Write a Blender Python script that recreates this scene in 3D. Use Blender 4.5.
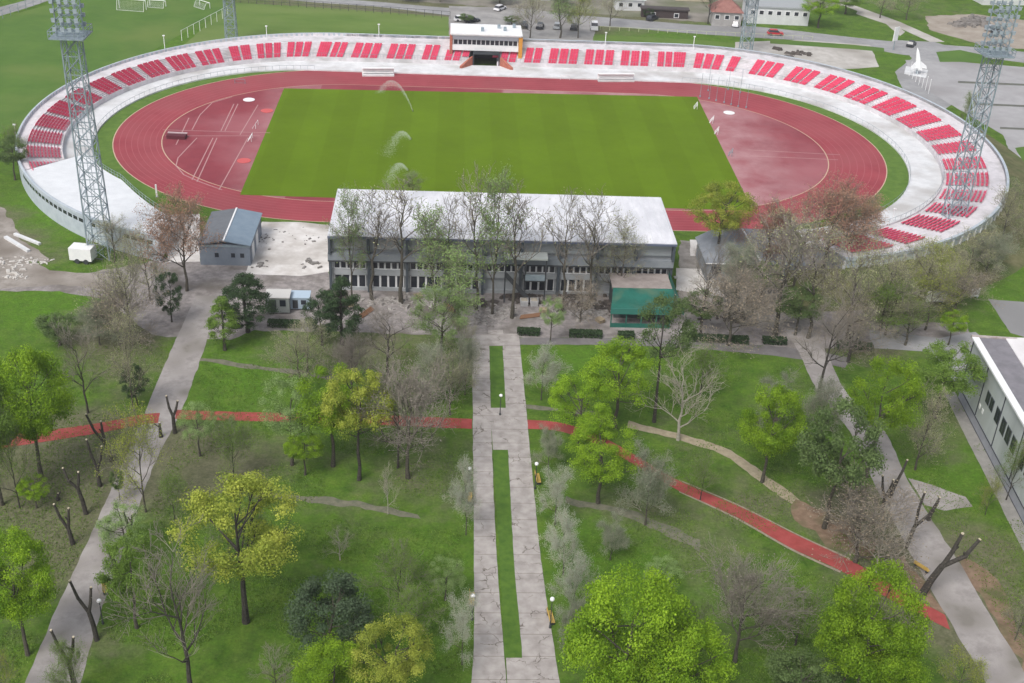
import bpy, math, random
from mathutils import Vector, Matrix, noise
R_ = math.radians
S = bpy.context.scene
COL = S.collection
for o in list(bpy.data.objects): bpy.data.objects.remove(o)

# ------------------------------------------------------------------ camera
CP = Vector((-11.195, -227.312, 82.527)); YAW, PITCH, ROLL, FPX = 0.06458, 0.51796, 0.05133, 1177.67
_f = Vector((math.sin(YAW)*math.cos(PITCH), math.cos(YAW)*math.cos(PITCH), -math.sin(PITCH)))
_r0 = Vector((math.cos(YAW), -math.sin(YAW), 0)); _u0 = _r0.cross(_f)
_r = _r0*math.cos(ROLL)+_u0*math.sin(ROLL); _u = _u0*math.cos(ROLL)-_r0*math.sin(ROLL)
cam = bpy.data.cameras.new('camera'); cam.sensor_width = 36; cam.lens = FPX/1024*36
cam.clip_start = 1; cam.clip_end = 4000
co = bpy.data.objects.new('camera', cam); COL.objects.link(co)
M = Matrix((( _r.x,_u.x,-_f.x,CP.x),(_r.y,_u.y,-_f.y,CP.y),(_r.z,_u.z,-_f.z,CP.z),(0,0,0,1)))
co.matrix_world = M
S.camera = co
# ------------------------------------------------------------------ light: bright overcast
HAZE = 0.0002
SUN_EL, SUN_AZ = R_(52), R_(215)
w = bpy.data.worlds.new('World'); S.world = w; w.use_nodes = True
nt = w.node_tree; bg = nt.nodes['Background']; sky = nt.nodes.new('ShaderNodeTexSky')
sky.sky_type = 'NISHITA'; sky.sun_disc = False; sky.sun_elevation = SUN_EL; sky.sun_rotation = SUN_AZ
sky.air_density = 1.0; sky.dust_density = 4.0; sky.ozone_density = 1.0
hs = nt.nodes.new('ShaderNodeHueSaturation'); hs.inputs['Saturation'].default_value = 0.45
nt.links.new(sky.outputs[0], hs.inputs['Color']); nt.links.new(hs.outputs[0], bg.inputs['Color'])
bg.inputs['Strength'].default_value = 0.15
sl = bpy.data.lights.new('sun', 'SUN'); sl.energy = 1.5; sl.angle = R_(22); sl.color = (1, .97, .93)
so = bpy.data.objects.new('sun', sl); COL.objects.link(so)
sd = Vector((math.sin(SUN_AZ)*math.cos(SUN_EL), math.cos(SUN_AZ)*math.cos(SUN_EL), math.sin(SUN_EL)))
so.rotation_euler = sd.to_track_quat('Z', 'Y').to_euler()
S.view_settings.view_transform = 'Standard'; S.view_settings.look = 'None'
S.view_settings.exposure = 0.28; S.view_settings.gamma = 1
S.view_settings.use_curve_mapping = False

# ------------------------------------------------------------------ helpers
def at(px, py, z=0.0):
    d = _f + _r*((px-512)/FPX) - _u*((py-341.5)/FPX)
    return CP + d*((z-CP.z)/d.z)
def depth(p): return (Vector(p)-CP).dot(_f)
def pxy(p):
    d = Vector(p)-CP; k = FPX/d.dot(_f)
    return 512+k*d.dot(_r), 341.5-k*d.dot(_u)
def hgt(bx, by, ty):
    b = at(bx, by); lo, hi = 0, 80
    for _ in range(40):
        m = (lo+hi)/2
        if pxy(b+Vector((0, 0, m)))[1] > ty: lo = m
        else: hi = m
    return lo

MATS = {}
def mat(name, c1, c2=None, scale=1.0, rough=.85, detail=5, bump=0.0, c3=None, s3=.05, metal=0, coord='obj', stretch=None, spec=.3, lo=.35, hi=.65):
    if name in MATS: return MATS[name]
    m = bpy.data.materials.new(name); m.use_nodes = True; n = m.node_tree; b = n.nodes['Principled BSDF']
    b.inputs['Roughness'].default_value = rough; b.inputs['Metallic'].default_value = metal
    b.inputs['Specular IOR Level'].default_value = spec
    b.inputs['Base Color'].default_value = (*c1, 1)
    MATS[name] = m
    if c2 is None: return m
    g = n.nodes.new('ShaderNodeNewGeometry')
    src = g.outputs['Position']
    if stretch:
        mp = n.nodes.new('ShaderNodeMapping'); mp.inputs['Scale'].default_value = stretch
        n.links.new(src, mp.inputs[0]); src = mp.outputs[0]
    t = n.nodes.new('ShaderNodeTexNoise'); t.inputs['Scale'].default_value = scale; t.inputs['Detail'].default_value = detail
    t.inputs['Roughness'].default_value = .65
    n.links.new(src, t.inputs['Vector'])
    r = n.nodes.new('ShaderNodeValToRGB'); r.color_ramp.elements[0].position = lo; r.color_ramp.elements[1].position = hi
    r.color_ramp.elements[0].color = (*c1, 1); r.color_ramp.elements[1].color = (*c2, 1)
    n.links.new(t.outputs['Fac'], r.inputs[0]); out = r.outputs[0]
    if c3 is not None:
        t3 = n.nodes.new('ShaderNodeTexNoise'); t3.inputs['Scale'].default_value = s3; t3.inputs['Detail'].default_value = 6
        n.links.new(src, t3.inputs['Vector'])
        r3 = n.nodes.new('ShaderNodeValToRGB'); r3.color_ramp.elements[0].position = .48; r3.color_ramp.elements[1].position = .68
        r3.color_ramp.elements[0].color = (0, 0, 0, 1); r3.color_ramp.elements[1].color = (1, 1, 1, 1)
        n.links.new(t3.outputs['Fac'], r3.inputs[0])
        mx = n.nodes.new('ShaderNodeMix'); mx.data_type = 'RGBA'
        n.links.new(r3.outputs[0], mx.inputs[0]); n.links.new(out, mx.inputs[6]); mx.inputs[7].default_value = (*c3, 1)
        out = mx.outputs[2]
    n.links.new(out, b.inputs['Base Color'])
    if bump:
        bp = n.nodes.new('ShaderNodeBump'); bp.inputs['Strength'].default_value = bump; bp.inputs['Distance'].default_value = .1
        n.links.new(t.outputs['Fac'], bp.inputs['Height']); n.links.new(bp.outputs[0], b.inputs['Normal'])
    return m

class MB:
    def __init__(s): s.v = []; s.f = []
    def quad(s, *p):
        i = len(s.v); s.v += [tuple(q) for q in p]; s.f.append(tuple(range(i, i+len(p))))
    def box(s, x0, x1, y0, y1, z0, z1):
        i = len(s.v)
        s.v += [(x0,y0,z0),(x1,y0,z0),(x1,y1,z0),(x0,y1,z0),(x0,y0,z1),(x1,y0,z1),(x1,y1,z1),(x0,y1,z1)]
        s.f += [(i,i+3,i+2,i+1),(i+4,i+5,i+6,i+7),(i,i+1,i+5,i+4),(i+1,i+2,i+6,i+5),(i+2,i+3,i+7,i+6),(i+3,i,i+4,i+7)]
        return s
    def hexa(s, lo, hi):
        i = len(s.v); s.v += [tuple(p) for p in lo]+[tuple(p) for p in hi]; n = len(lo)
        s.f.append(tuple(i+k for k in reversed(range(n)))); s.f.append(tuple(i+n+k for k in range(n)))
        for k in range(n): a = (k+1) % n; s.f.append((i+k, i+a, i+n+a, i+n+k))
        return s
    def prism(s, poly, z0, z1):
        return s.hexa([(p[0], p[1], z0) for p in poly], [(p[0], p[1], z1) for p in poly])
    def obox(s, c, ang, l, wd, z0, z1):
        ca, sa = math.cos(ang), math.sin(ang)
        pts = [(c[0]+ca*a-sa*b, c[1]+sa*a+ca*b) for a, b in ((-l/2,-wd/2),(l/2,-wd/2),(l/2,wd/2),(-l/2,wd/2))]
        return s.prism(pts, z0, z1)
    def tube(s, a, b, r0, r1=None, n=6):
        r1 = r0 if r1 is None else r1
        a = Vector(a); b = Vector(b); d = b-a
        if d.length < 1e-5: return s
        d.normalize(); x = d.orthogonal().normalized(); y = d.cross(x); i = len(s.v)
        for p, r in ((a, r0), (b, r1)):
            for k in range(n):
                t = 2*math.pi*k/n; s.v.append(tuple(p+x*(r*math.cos(t))+y*(r*math.sin(t))))
        for k in range(n): q = (k+1) % n; s.f.append((i+k, i+q, i+n+q, i+n+k))
        if n > 3: s.f.append(tuple(i+k for k in reversed(range(n)))); s.f.append(tuple(i+n+k for k in range(n)))
        return s
    def sphere(s, c, r, nu=10, nv=6, sz=1):
        i = len(s.v)
        for a in range(nv+1):
            th = math.pi*a/nv
            for b in range(nu):
                ph = 2*math.pi*b/nu
                s.v.append((c[0]+r*math.sin(th)*math.cos(ph), c[1]+r*math.sin(th)*math.sin(ph), c[2]+sz*r*math.cos(th)))
        for a in range(nv):
            for b in range(nu):
                s.f.append((i+a*nu+b, i+(a+1)*nu+b, i+(a+1)*nu+(b+1) % nu, i+a*nu+(b+1) % nu))
        return s
    def mesh(s, name, m, smooth=False):
        me = bpy.data.meshes.new(name); me.from_pydata(s.v, [], s.f); me.materials.append(m)
        if smooth: me.polygons.foreach_set('use_smooth', [True]*len(me.polygons))
        me.update(); return me
    def build(s, name, m, parent=None, smooth=False):
        o = bpy.data.objects.new(name, s.mesh(name, m, smooth)); COL.objects.link(o)
        if parent is not None:
            o.parent = parent
            o.matrix_parent_inverse = parent.matrix_basis.inverted() if getattr(parent, '_w', False) else Matrix()
        return o
def tag(o, label, cat, group=None, kind=None):
    o['label'] = label; o['category'] = cat
    if group: o['group'] = group
    if kind: o['kind'] = kind
    return o
def struct(o): o['kind'] = 'structure'; return o
def empty(name, loc=(0, 0, 0), rz=0):
    o = bpy.data.objects.new(name, None); o.empty_display_size = .5; COL.objects.link(o)
    o.location = loc; o.rotation_euler = (0, 0, rz); return o
def copy_tree(o, parent=None):
    c = o.copy(); COL.objects.link(c); c.parent = parent
    for ch in CH.get(o.name, list(o.children)): copy_tree(ch, c)
    return c
CH = {}

# ------------------------------------------------------------------ materials
GRASS = None
concrete_white = mat('white concrete', (.56,.57,.58), (.68,.69,.70), .5, .8, c3=(.44,.43,.42), s3=.12)
concrete_tier = mat('tier concrete', (.55,.53,.55), (.67,.64,.66), .8, .8, c3=(.44,.43,.43), s3=.3)
concrete_wall = mat('painted rim wall', (.37,.42,.47), (.47,.52,.56), .6, .8)
slab_conc = mat('new slab concrete', (.50,.47,.44), (.68,.66,.64), .35, .85, c3=(.36,.33,.3), s3=.15, bump=.1)
seat_red = mat('red plastic', (.64,.07,.14), (.72,.09,.18), .6, .45)
steel = mat('galvanised steel', (.22,.28,.32), (.32,.38,.42), 1.2, .5, metal=.2)
steel_dk = mat('dark steel', (.05,.055,.06), rough=.5)
white_paint = mat('white paint', (.72,.73,.74), (.8,.8,.8), .8, .6)
glass_dk = mat('dark glass', (.025,.03,.04), rough=.15, spec=.6)
bark = mat('bark', (.05,.045,.035), (.11,.10,.08), 6, .95)
bark_pale = mat('pale bark', (.26,.24,.20), (.40,.37,.32), 4, .9)
bark_dark = mat('dark bark', (.030,.027,.023), (.075,.068,.058), 5, .95)
cutwood = mat('cut wood', (.55,.48,.36), rough=.8)

def leafmat(name, ca, cb, cc=None):
    m = bpy.data.materials.new(name); m.use_nodes = True; n = m.node_tree
    b = n.nodes['Principled BSDF']; b.inputs['Roughness'].default_value = .7; b.inputs['Specular IOR Level'].default_value = .2
    a = n.nodes.new('ShaderNodeAttribute'); a.attribute_name = 'tone'
    r = n.nodes.new('ShaderNodeValToRGB'); r.color_ramp.elements[0].color = (*ca, 1); r.color_ramp.elements[1].color = (*cb, 1)
    n.links.new(a.outputs['Fac'], r.inputs[0])
    oi = n.nodes.new('ShaderNodeObjectInfo'); hv = n.nodes.new('ShaderNodeHueSaturation')
    mr = n.nodes.new('ShaderNodeMapRange'); mr.inputs[3].default_value = .85; mr.inputs[4].default_value = 1.15
    n.links.new(oi.outputs['Random'], mr.inputs[0]); n.links.new(mr.outputs[0], hv.inputs['Value'])
    n.links.new(r.outputs[0], hv.inputs['Color']); n.links.new(hv.outputs[0], b.inputs['Base Color'])
    tr = n.nodes.new('ShaderNodeBsdfTranslucent'); n.links.new(hv.outputs[0], tr.inputs[0])
    mx = n.nodes.new('ShaderNodeMixShader'); mx.inputs[0].default_value = .3
    n.links.new(b.outputs[0], mx.inputs[1]); n.links.new(tr.outputs[0], mx.inputs[2])
    n.links.new(mx.outputs[0], n.nodes['Material Output'].inputs[0])
    return m
LM = {
 'lime': leafmat('lime leaves', (.10,.21,.012), (.33,.50,.03)),
 'yellow': leafmat('yellow green leaves', (.15,.22,.025), (.44,.47,.08)),
 'green': leafmat('green leaves', (.11,.20,.03), (.21,.32,.06)),
 'mid': leafmat('mid green leaves', (.09,.145,.045), (.16,.23,.08)),
 'spring': leafmat('pale spring leaves', (.16,.25,.07), (.31,.42,.17)),
 'olive': leafmat('silver leaves', (.19,.22,.14), (.34,.37,.27)),
 'silver': leafmat('grey leaves', (.32,.36,.27), (.52,.55,.45)),
 'dark': leafmat('evergreen needles', (.035,.07,.03), (.08,.135,.055)),
 'teal': leafmat('blue green needles', (.060,.105,.048), (.12,.17,.095)),
 'bare': leafmat('grey twigs', (.20,.175,.145), (.33,.30,.26)),
 'brush': leafmat('brown brush', (.27,.22,.16), (.42,.36,.27)),
 'pale': leafmat('pale twigs', (.34,.31,.25), (.50,.46,.39)),
 'bud': leafmat('red buds', (.33,.19,.13), (.46,.30,.21)),
 'haze': leafmat('pale bud haze', (.30,.32,.15), (.45,.46,.26)),
}

# ------------------------------------------------------------------ ground
def ground():
    n = 260; x0, x1, y0, y1 = -260, 330, -190, 330
    xs = [x0+(x1-x0)*i/n for i in range(n+1)]; ys = [y0+(y1-y0)*i/n for i in range(n+1)]
    xs = [-1500, -900, -450]+xs+[520, 1000, 1500]; ys = [-900, -320]+ys+[520, 1000, 1900]
    nx, ny = len(xs), len(ys)
    v = [(x, y, 0) for y in ys for x in xs]
    f = [(j*nx+i, j*nx+i+1, (j+1)*nx+i+1, (j+1)*nx+i) for j in range(ny-1) for i in range(nx-1)]
    me = bpy.data.meshes.new('ground'); me.from_pydata(v, [], f)
    # (px, py, radius m, soil, lush)
    B = [(60,470,10,1,0),(30,440,6,.7,0),(95,440,7,.9,0),(120,330,8,.8,0),(110,370,6,.5,0),(185,480,8,.6,0),(215,470,6,.6,0),(180,440,4,.8,0),
         (290,450,7,.3,0),(420,450,8,.45,0),(430,490,7,.4,0),(330,530,8,.25,0),(690,440,7,.45,0),(700,540,7,.55,0),(640,505,5,.5,0),
         (730,620,7,.45,0),(880,540,7,1,0),(900,590,6,1,0),(850,510,6,.8,0),(970,600,7,1,0),(1000,640,7,1.1,0),(985,545,5,.9,0),
         (760,500,5,.7,0),(780,390,7,.3,0),(590,505,4,.3,0),(130,320,7,.8,0),(8,212,4,.7,0),(40,225,6,0,.8),(30,205,5,0,.8),(5,240,7,1,0),(60,258,4,.6,0),
         (900,285,9,.6,0),(860,300,8,.8,0),(950,240,7,.4,0),(1010,215,7,.9,0),(960,270,7,.5,0),(930,300,6,.6,0),(830,330,9,1,0),(880,340,6,.8,0),
         (940,420,7,.45,0),(930,450,5,.5,0),(60,500,8,.8,0),(60,560,5,.7,0),(95,650,4,.6,0),(20,600,6,.4,0),(370,345,8,.6,0),(300,350,6,.4,0),
         (420,345,8,.4,0),(250,345,5,.2,0),(230,455,6,.4,0),(160,370,5,.3,0),(40,300,10,0,1),(60,310,8,0,1),(250,385,8,0,1),(230,360,6,0,.8),
         (330,500,9,0,.3),(420,640,11,0,.7),(440,560,7,0,.5),(620,590,7,0,.7),(600,545,8,0,.7),(740,600,6,0,.3),(1000,440,8,0,.6),(960,470,8,0,.9),
         (985,300,9,0,.9),(1010,260,9,0,.9),(80,200,9,0,.8),(70,230,6,0,.8),(560,370,7,0,.9),(600,355,6,0,.9),(740,370,8,0,.4),(690,590,8,0,.4),
         (160,640,8,0,.4),(330,620,7,0,.4),(630,100,0,0,0),(250,22,45,0,.2),(350,25,30,0,.2),(960,160,10,0,.3),(860,30,25,0,.3),(930,12,30,.3,.2),
         (40,60,50,0,.7),(130,30,40,0,.5),(10,120,20,0,.6),(620,38,20,0,.8),(700,42,18,0,.8),(560,10,22,.8,0),(400,3,30,.5,0),(660,12,20,.8,0),(300,3,30,.6,0),
         (870,82,10,0,.9),(900,60,9,0,.8),(520,3,30,.9,0),(500,5,30,.9,0)]
    BW = [(at(a, b), r, s, l) for a, b, r, s, l in B if r > 0]
    grid = {}
    for k, (c, r, s, l) in enumerate(BW):
        R = r*2.3
        for i in range(int((c.x-R)//20), int((c.x+R)//20)+1):
            for j in range(int((c.y-R)//20), int((c.y+R)//20)+1): grid.setdefault((i, j), []).append(k)
    ca = me.attributes.new('soil', 'FLOAT', 'POINT'); cb = me.attributes.new('lush', 'FLOAT', 'POINT')
    A = []; L = []
    for (x, y, z) in v:
        a = l_ = 0.0
        for k in grid.get((int(x//20), int(y//20)), ()):
            c, r, s, l = BW[k]; d2 = ((x-c.x)**2+(y-c.y)**2)/(r*r)
            e = math.exp(-d2*1.1); a += s*e; l_ += l*e
        A.append(min(a, 1.2)); L.append(min(l_, 1.2))
    ca.data.foreach_set('value', A); cb.data.foreach_set('value', L)
    m = bpy.data.materials.new('grass and soil'); m.use_nodes = True; t = m.node_tree; N = t.nodes; LK = t.links
    b = N['Principled BSDF']; b.inputs['Roughness'].default_value = .95; b.inputs['Specular IOR Level'].default_value = .1
    g = N.new('ShaderNodeNewGeometry')
    def nz(sc, det=6, rough=.6):
        q = N.new('ShaderNodeTexNoise'); q.inputs['Scale'].default_value = sc; q.inputs['Detail'].default_value = det
        q.inputs['Roughness'].default_value = rough; LK.new(g.outputs['Position'], q.inputs['Vector']); return q.outputs['Fac']
    def ramp(fac, stops):
        r = N.new('ShaderNodeValToRGB'); e = r.color_ramp.elements
        while len(e) < len(stops): e.new(.5)
        for k, (p, c) in enumerate(stops): e[k].position = p; e[k].color = (*c, 1)
        LK.new(fac, r.inputs[0]); return r.outputs[0]
    def mix(f, a, c):
        q = N.new('ShaderNodeMix'); q.data_type = 'RGBA'; LK.new(f, q.inputs[0]); LK.new(a, q.inputs[6]); LK.new(c, q.inputs[7]); return q.outputs[2]
    def mth(op, a, c, cl=False):
        q = N.new('ShaderNodeMath'); q.operation = op; q.use_clamp = cl
        for k, s in enumerate((a, c)):
            if isinstance(s, (int, float)): q.inputs[k].default_value = s
            else: LK.new(s, q.inputs[k])
        return q.outputs[0]
    grass = ramp(nz(.35, 8, .7), [(.3, (.030,.070,.009)), (.45, (.056,.125,.012)), (.58, (.088,.170,.017)), (.75, (.135,.205,.030))])
    lushc = ramp(nz(.8, 8, .7), [(.3, (.052,.125,.010)), (.7, (.108,.225,.020))])
    soil = ramp(nz(1.1, 8, .7), [(.3, (.105,.095,.062)), (.55, (.155,.14,.098)), (.75, (.21,.19,.14))])
    at1 = N.new('ShaderNodeAttribute'); at1.attribute_name = 'soil'; at2 = N.new('ShaderNodeAttribute'); at2.attribute_name = 'lush'
    nb = nz(.22, 8, .7)
    lf = mth('MULTIPLY', at2.outputs['Fac'], mth('ADD', mth('MULTIPLY', nz(.5, 6), 2.2), -.45), True)
    sf = mth('SUBTRACT', mth('MULTIPLY', mth('ADD', at1.outputs['Fac'], mth('MULTIPLY', mth('SUBTRACT', nb, .5), 1.7)), 1.5), .28, True)
    sf = mth('MULTIPLY', sf, .78)
    mott = ramp(nz(.55, 9, .78), [(.36, (0,0,0)), (.62, (1,1,1))])
    strw = ramp(nz(1.6, 6, .8), [(.35, (.10,.105,.04)), (.7, (.20,.19,.085))])
    sepm = mth('MULTIPLY', mott, .24)
    fine = mth('ADD', mth('MULTIPLY', nz(3.0, 5, .8), 1.6), .2)
    c = mix(sf, mix(mth('MULTIPLY', sepm, mth('SUBTRACT', 1.25, lf, True)), mix(lf, grass, lushc), strw), soil)
    mm = N.new('ShaderNodeMix'); mm.data_type = 'RGBA'; mm.blend_type = 'MULTIPLY'; mm.inputs[0].default_value = 1
    LK.new(c, mm.inputs[6]); LK.new(fine, mm.inputs[7]); LK.new(mm.outputs[2], b.inputs['Base Color'])
    bp = N.new('ShaderNodeBump'); bp.inputs['Strength'].default_value = .5; bp.inputs['Distance'].default_value = .25
    LK.new(nz(2.5, 6, .7), bp.inputs['Height']); LK.new(bp.outputs[0], b.inputs['Normal'])
    me.materials.append(m); o = bpy.data.objects.new('ground', me); COL.objects.link(o); struct(o)
ground()

def ragged(poly, amp, step=1.2, seed=0):
    out = []; n = len(poly)
    for i in range(n):
        a, b = Vector(poly[i]), Vector(poly[(i+1) % n]); L = (b-a).length; k = max(1, min(60, int(L/step)))
        nrm = Vector((-(b-a).y, (b-a).x)).normalized() if L > 0 else Vector((0, 0))
        for j in range(k):
            p = a+(b-a)*(j/k)
            q = noise.noise(Vector((p.x*.35, p.y*.35, seed)))+.5*noise.noise(Vector((p.x*1.1, p.y*1.1, seed+5)))
            out.append(p+nrm*q*amp)
    return out
def smooth_px(pts, k=6):
    W = [at(*p).xy for p in pts]; out = []
    for i in range(len(W)-1):
        p0 = W[max(i-1, 0)]; p1 = W[i]; p2 = W[i+1]; p3 = W[min(i+2, len(W)-1)]
        for j in range(k):
            t = j/k
            out.append(.5*((2*p1)+(p2-p0)*t+(2*p0-5*p1+4*p2-p3)*t*t+(3*p1-p0-3*p2+p3)*t*t*t))
    out.append(W[-1]); return out
def patch(name, px, m, z, rag=.25, seed=1, world=None):
    poly = world if world else [at(*p).xy for p in px]
    poly = ragged([Vector(p[:2]) for p in poly], rag, seed=seed) if rag else poly
    mb = MB(); mb.quad(*[(p[0], p[1], z) for p in poly])
    o = mb.build(name, m); return struct(o)
def strip(name, left, right, m, z, rag=.15, seed=1, k=6):
    a = smooth_px(left, k); b = smooth_px(right, k)
    a = a; poly = a+b[::-1]
    L = len(a); mb = MB()
    def jit(p, s): return (p.x+rag*noise.noise(Vector((p.x*.6, p.y*.6, s))), p.y+rag*noise.noise(Vector((p.x*.6, p.y*.6, s+9))))
    # resample both sides to same count
    def res(c, n):
        d = [0]
        for i in range(1, len(c)): d.append(d[-1]+(c[i]-c[i-1]).length)
        out = []; j = 0
        for i in range(n+1):
            s = d[-1]*i/n
            while j < len(c)-2 and d[j+1] < s: j += 1
            t = (s-d[j])/max(d[j+1]-d[j], 1e-6); out.append(c[j].lerp(c[j+1], min(max(t, 0), 1)))
        return out, d[-1]
    _, ln = res(a, 4); n = max(8, int(ln/.8)); a, _ = res(a, n); b, _ = res(b, n)
    for i in range(n+1):
        mb.v += [(*jit(a[i], seed), z), (*jit(b[i], seed+3), z)]
    for i in range(n): mb.f.append((2*i, 2*i+1, 2*i+3, 2*i+2))
    return struct(mb.build(name, m))

earth = mat('packed earth', (.22,.195,.17), (.34,.31,.28), .6, .95, c3=(.17,.145,.12), s3=.15, bump=.4)
yardm = mat('yard gravel', (.19,.172,.168), (.34,.312,.30), .9, .95, c3=(.14,.125,.11), s3=.2, bump=.6)
oldroad = mat('worn road', (.25,.23,.22), (.38,.355,.34), .5, .9, c3=(.20,.185,.165), s3=.25)
asph = mat('asphalt', (.25,.25,.255), (.33,.33,.335), .3, .9, c3=(.22,.22,.22), s3=.05)
lightgravel = mat('pale gravel', (.36,.34,.31), (.50,.48,.45), .4, .95, c3=(.30,.28,.25), s3=.1)
sandpath = mat('sandy path', (.26,.22,.15), (.36,.31,.22), 1.5, .95)
greypath = mat('faint trodden path', (.11,.12,.08), (.19,.18,.13), 1.2, .95)
redpath = mat('red running path', (.28,.05,.045), (.36,.075,.07), .8, .85, c3=(.24,.06,.05), s3=.3)
kerbm = mat('pale kerb', (.22,.18,.13), (.32,.27,.21), 2, .9)
fieldm = mat('practice turf', (.062,.135,.018), (.085,.165,.024), .12, .95, c3=(.115,.175,.035), s3=.05)

# slab material with joints and cracks
def slabmat():
    m = bpy.data.materials.new('cracked slab concrete'); m.use_nodes = True; t = m.node_tree; N = t.nodes; LK = t.links
    b = N['Principled BSDF']; b.inputs['Roughness'].default_value = .9
    g = N.new('ShaderNodeNewGeometry'); nz = N.new('ShaderNodeTexNoise'); nz.inputs['Scale'].default_value = .9; nz.inputs['Detail'].default_value = 8
    LK.new(g.outputs['Position'], nz.inputs['Vector'])
    r = N.new('ShaderNodeValToRGB'); r.color_ramp.elements[0].position = .3; r.color_ramp.elements[1].position = .7
    r.color_ramp.elements[0].color = (.28,.255,.24, 1); r.color_ramp.elements[1].color = (.43,.40,.38, 1); LK.new(nz.outputs['Fac'], r.inputs[0])
    nd = N.new('ShaderNodeTexNoise'); nd.inputs['Scale'].default_value = 1.3; LK.new(g.outputs['Position'], nd.inputs['Vector'])
    va = N.new('ShaderNodeVectorMath'); va.operation = 'MULTIPLY_ADD'; va.inputs[1].default_value = (1.3, 1.3, 0)
    LK.new(nd.outputs['Color'], va.inputs[0]); LK.new(g.outputs['Position'], va.inputs[2])
    vo = N.new('ShaderNodeTexVoronoi'); vo.feature = 'DISTANCE_TO_EDGE'; vo.inputs['Scale'].default_value = .5; LK.new(va.outputs[0], vo.inputs['Vector'])
    cr = N.new('ShaderNodeValToRGB'); cr.color_ramp.elements[0].color = (.34,.31,.27,1); cr.color_ramp.elements[1].color = (1,1,1,1)
    cr.color_ramp.elements[0].position = .004; cr.color_ramp.elements[1].position = .03; LK.new(vo.outputs['Distance'], cr.inputs[0])
    # only some cells cracked
    n3 = N.new('ShaderNodeTexNoise'); n3.inputs['Scale'].default_value = .4; LK.new(g.outputs['Position'], n3.inputs['Vector'])
    c3 = N.new('ShaderNodeValToRGB'); c3.color_ramp.elements[0].position = .48; c3.color_ramp.elements[1].position = .6; LK.new(n3.outputs['Fac'], c3.inputs[0])
    mx = N.new('ShaderNodeMix'); mx.data_type = 'RGBA'; mx.blend_type = 'MULTIPLY'; LK.new(c3.outputs[0], mx.inputs[0]); LK.new(r.outputs[0], mx.inputs[6]); LK.new(cr.outputs[0], mx.inputs[7])
    sp = N.new('ShaderNodeSeparateXYZ'); LK.new(g.outputs['Position'], sp.inputs[0])
    w1 = N.new('ShaderNodeMath'); w1.operation = 'PINGPONG'; w1.inputs[1].default_value = 1.5; LK.new(sp.outputs['Y'], w1.inputs[0])
    j = N.new('ShaderNodeValToRGB'); j.color_ramp.elements[0].color = (.55,.52,.48,1); j.color_ramp.elements[1].color = (1,1,1,1)
    j.color_ramp.elements[0].position = .02; j.color_ramp.elements[1].position = .07; LK.new(w1.outputs[0], j.inputs[0])
    m2 = N.new('ShaderNodeMix'); m2.data_type = 'RGBA'; m2.blend_type = 'MULTIPLY'; m2.inputs[0].default_value = .8; LK.new(mx.outputs[2], m2.inputs[6]); LK.new(j.outputs[0], m2.inputs[7])
    LK.new(m2.outputs[2], b.inputs['Base Color']); return m
slabs = slabmat()

# practice fields beyond the stand
patch('practice_field', [(-160,150),(-60,20),(5,16),(60,2),(140,-14),(225,-8),(228,8),(150,52),(60,92),(20,128),(-20,140)], fieldm, .006, .3)
patch('practice_field', [(232,3),(300,6),(449,17),(449,60),(300,52),(200,60),(180,48)], mat('second practice turf', (.085,.155,.024), (.125,.195,.04), .12, .95, c3=(.155,.205,.06), s3=.04, stretch=(.4,1,1)), .005, .3, 2)
patch('grass_strip', [(590,34),(700,40),(818,50),(815,75),(600,60)], mat('strip turf', (.085,.15,.022), (.11,.18,.03), .2, .95), .006, .1)
# roads
strip('north_road', [(-150,35),(0,7),(60,-12)], [(-150,52),(0,16),(75,-9)], asph, .010)
strip('north_road', [(225,-14),(300,-4),(380,2),(450,8),(520,11)], [(225,-10),(300,1),(380,7),(455,16),(520,22)], asph, .010)
strip('north_road', [(500,10),(600,17),(700,25),(760,27),(850,37),(900,42),(985,48),(1100,60)], [(500,22),(600,26),(700,34),(760,38),(850,44),(905,55),(985,58),(1100,74)], asph, .011)
patch('car_park', [(449,6),(520,8),(600,18),(592,42),(530,42),(449,42)], mat('stadium car park', (.24,.235,.23), (.34,.33,.32), .25, .9, c3=(.2,.19,.18), s3=.06), .013, .3)
patch('north_yard', [(256,-30),(860,-18),(860,2),(760,20),(700,22),(600,14),(450,4),(300,-6)], mat('town ground', (.16,.15,.12), (.26,.24,.21), .12, .95, c3=(.10,.13,.05), s3=.04), .007, 1.0)
patch('grass_strip', [(770,39),(850,44.5),(884,48),(884,52),(850,49),(770,43.5)], fieldm, .0145, .1)
patch('gravel_plaza', [(735,42),(800,40),(870,45),(879,67),(850,69),(800,68),(735,52)], lightgravel, .014, .2)
patch('road_junction', [(893,40),(935,42),(960,50),(945,68),(960,100),(930,118),(905,95),(895,72),(912,58)], asph, .015, .2)
patch('east_car_park', [(905,60),(960,62),(1060,70),(1120,190),(1020,180),(1003,135),(960,110),(930,92),(912,75)], mat('parking asphalt', (.30,.295,.30), (.37,.365,.37), .2, .9, c3=(.26,.25,.25), s3=.04), .017, .2)
patch('grass_island', [(936,52),(960,50),(988,56),(990,62),(940,62)], fieldm, .021, .1)
patch('grass_island', [(1015,148),(1060,142),(1060,175),(1025,165)], fieldm, .021, .1)
patch('dirt_lot', [(925,16),(975,14),(1040,22),(1040,50),(985,46),(930,30)], mat('dirt lot', (.26,.22,.18), (.36,.32,.27), .2, .95), .012, .8)
patch('footway', [(845,2),(900,22),(945,42),(930,42),(895,26),(840,4)], lightgravel, .013, .1)
patch('footway', [(858,10),(890,20),(905,32),(900,36),(886,24),(856,14)], lightgravel, .0135, .1)
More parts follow.
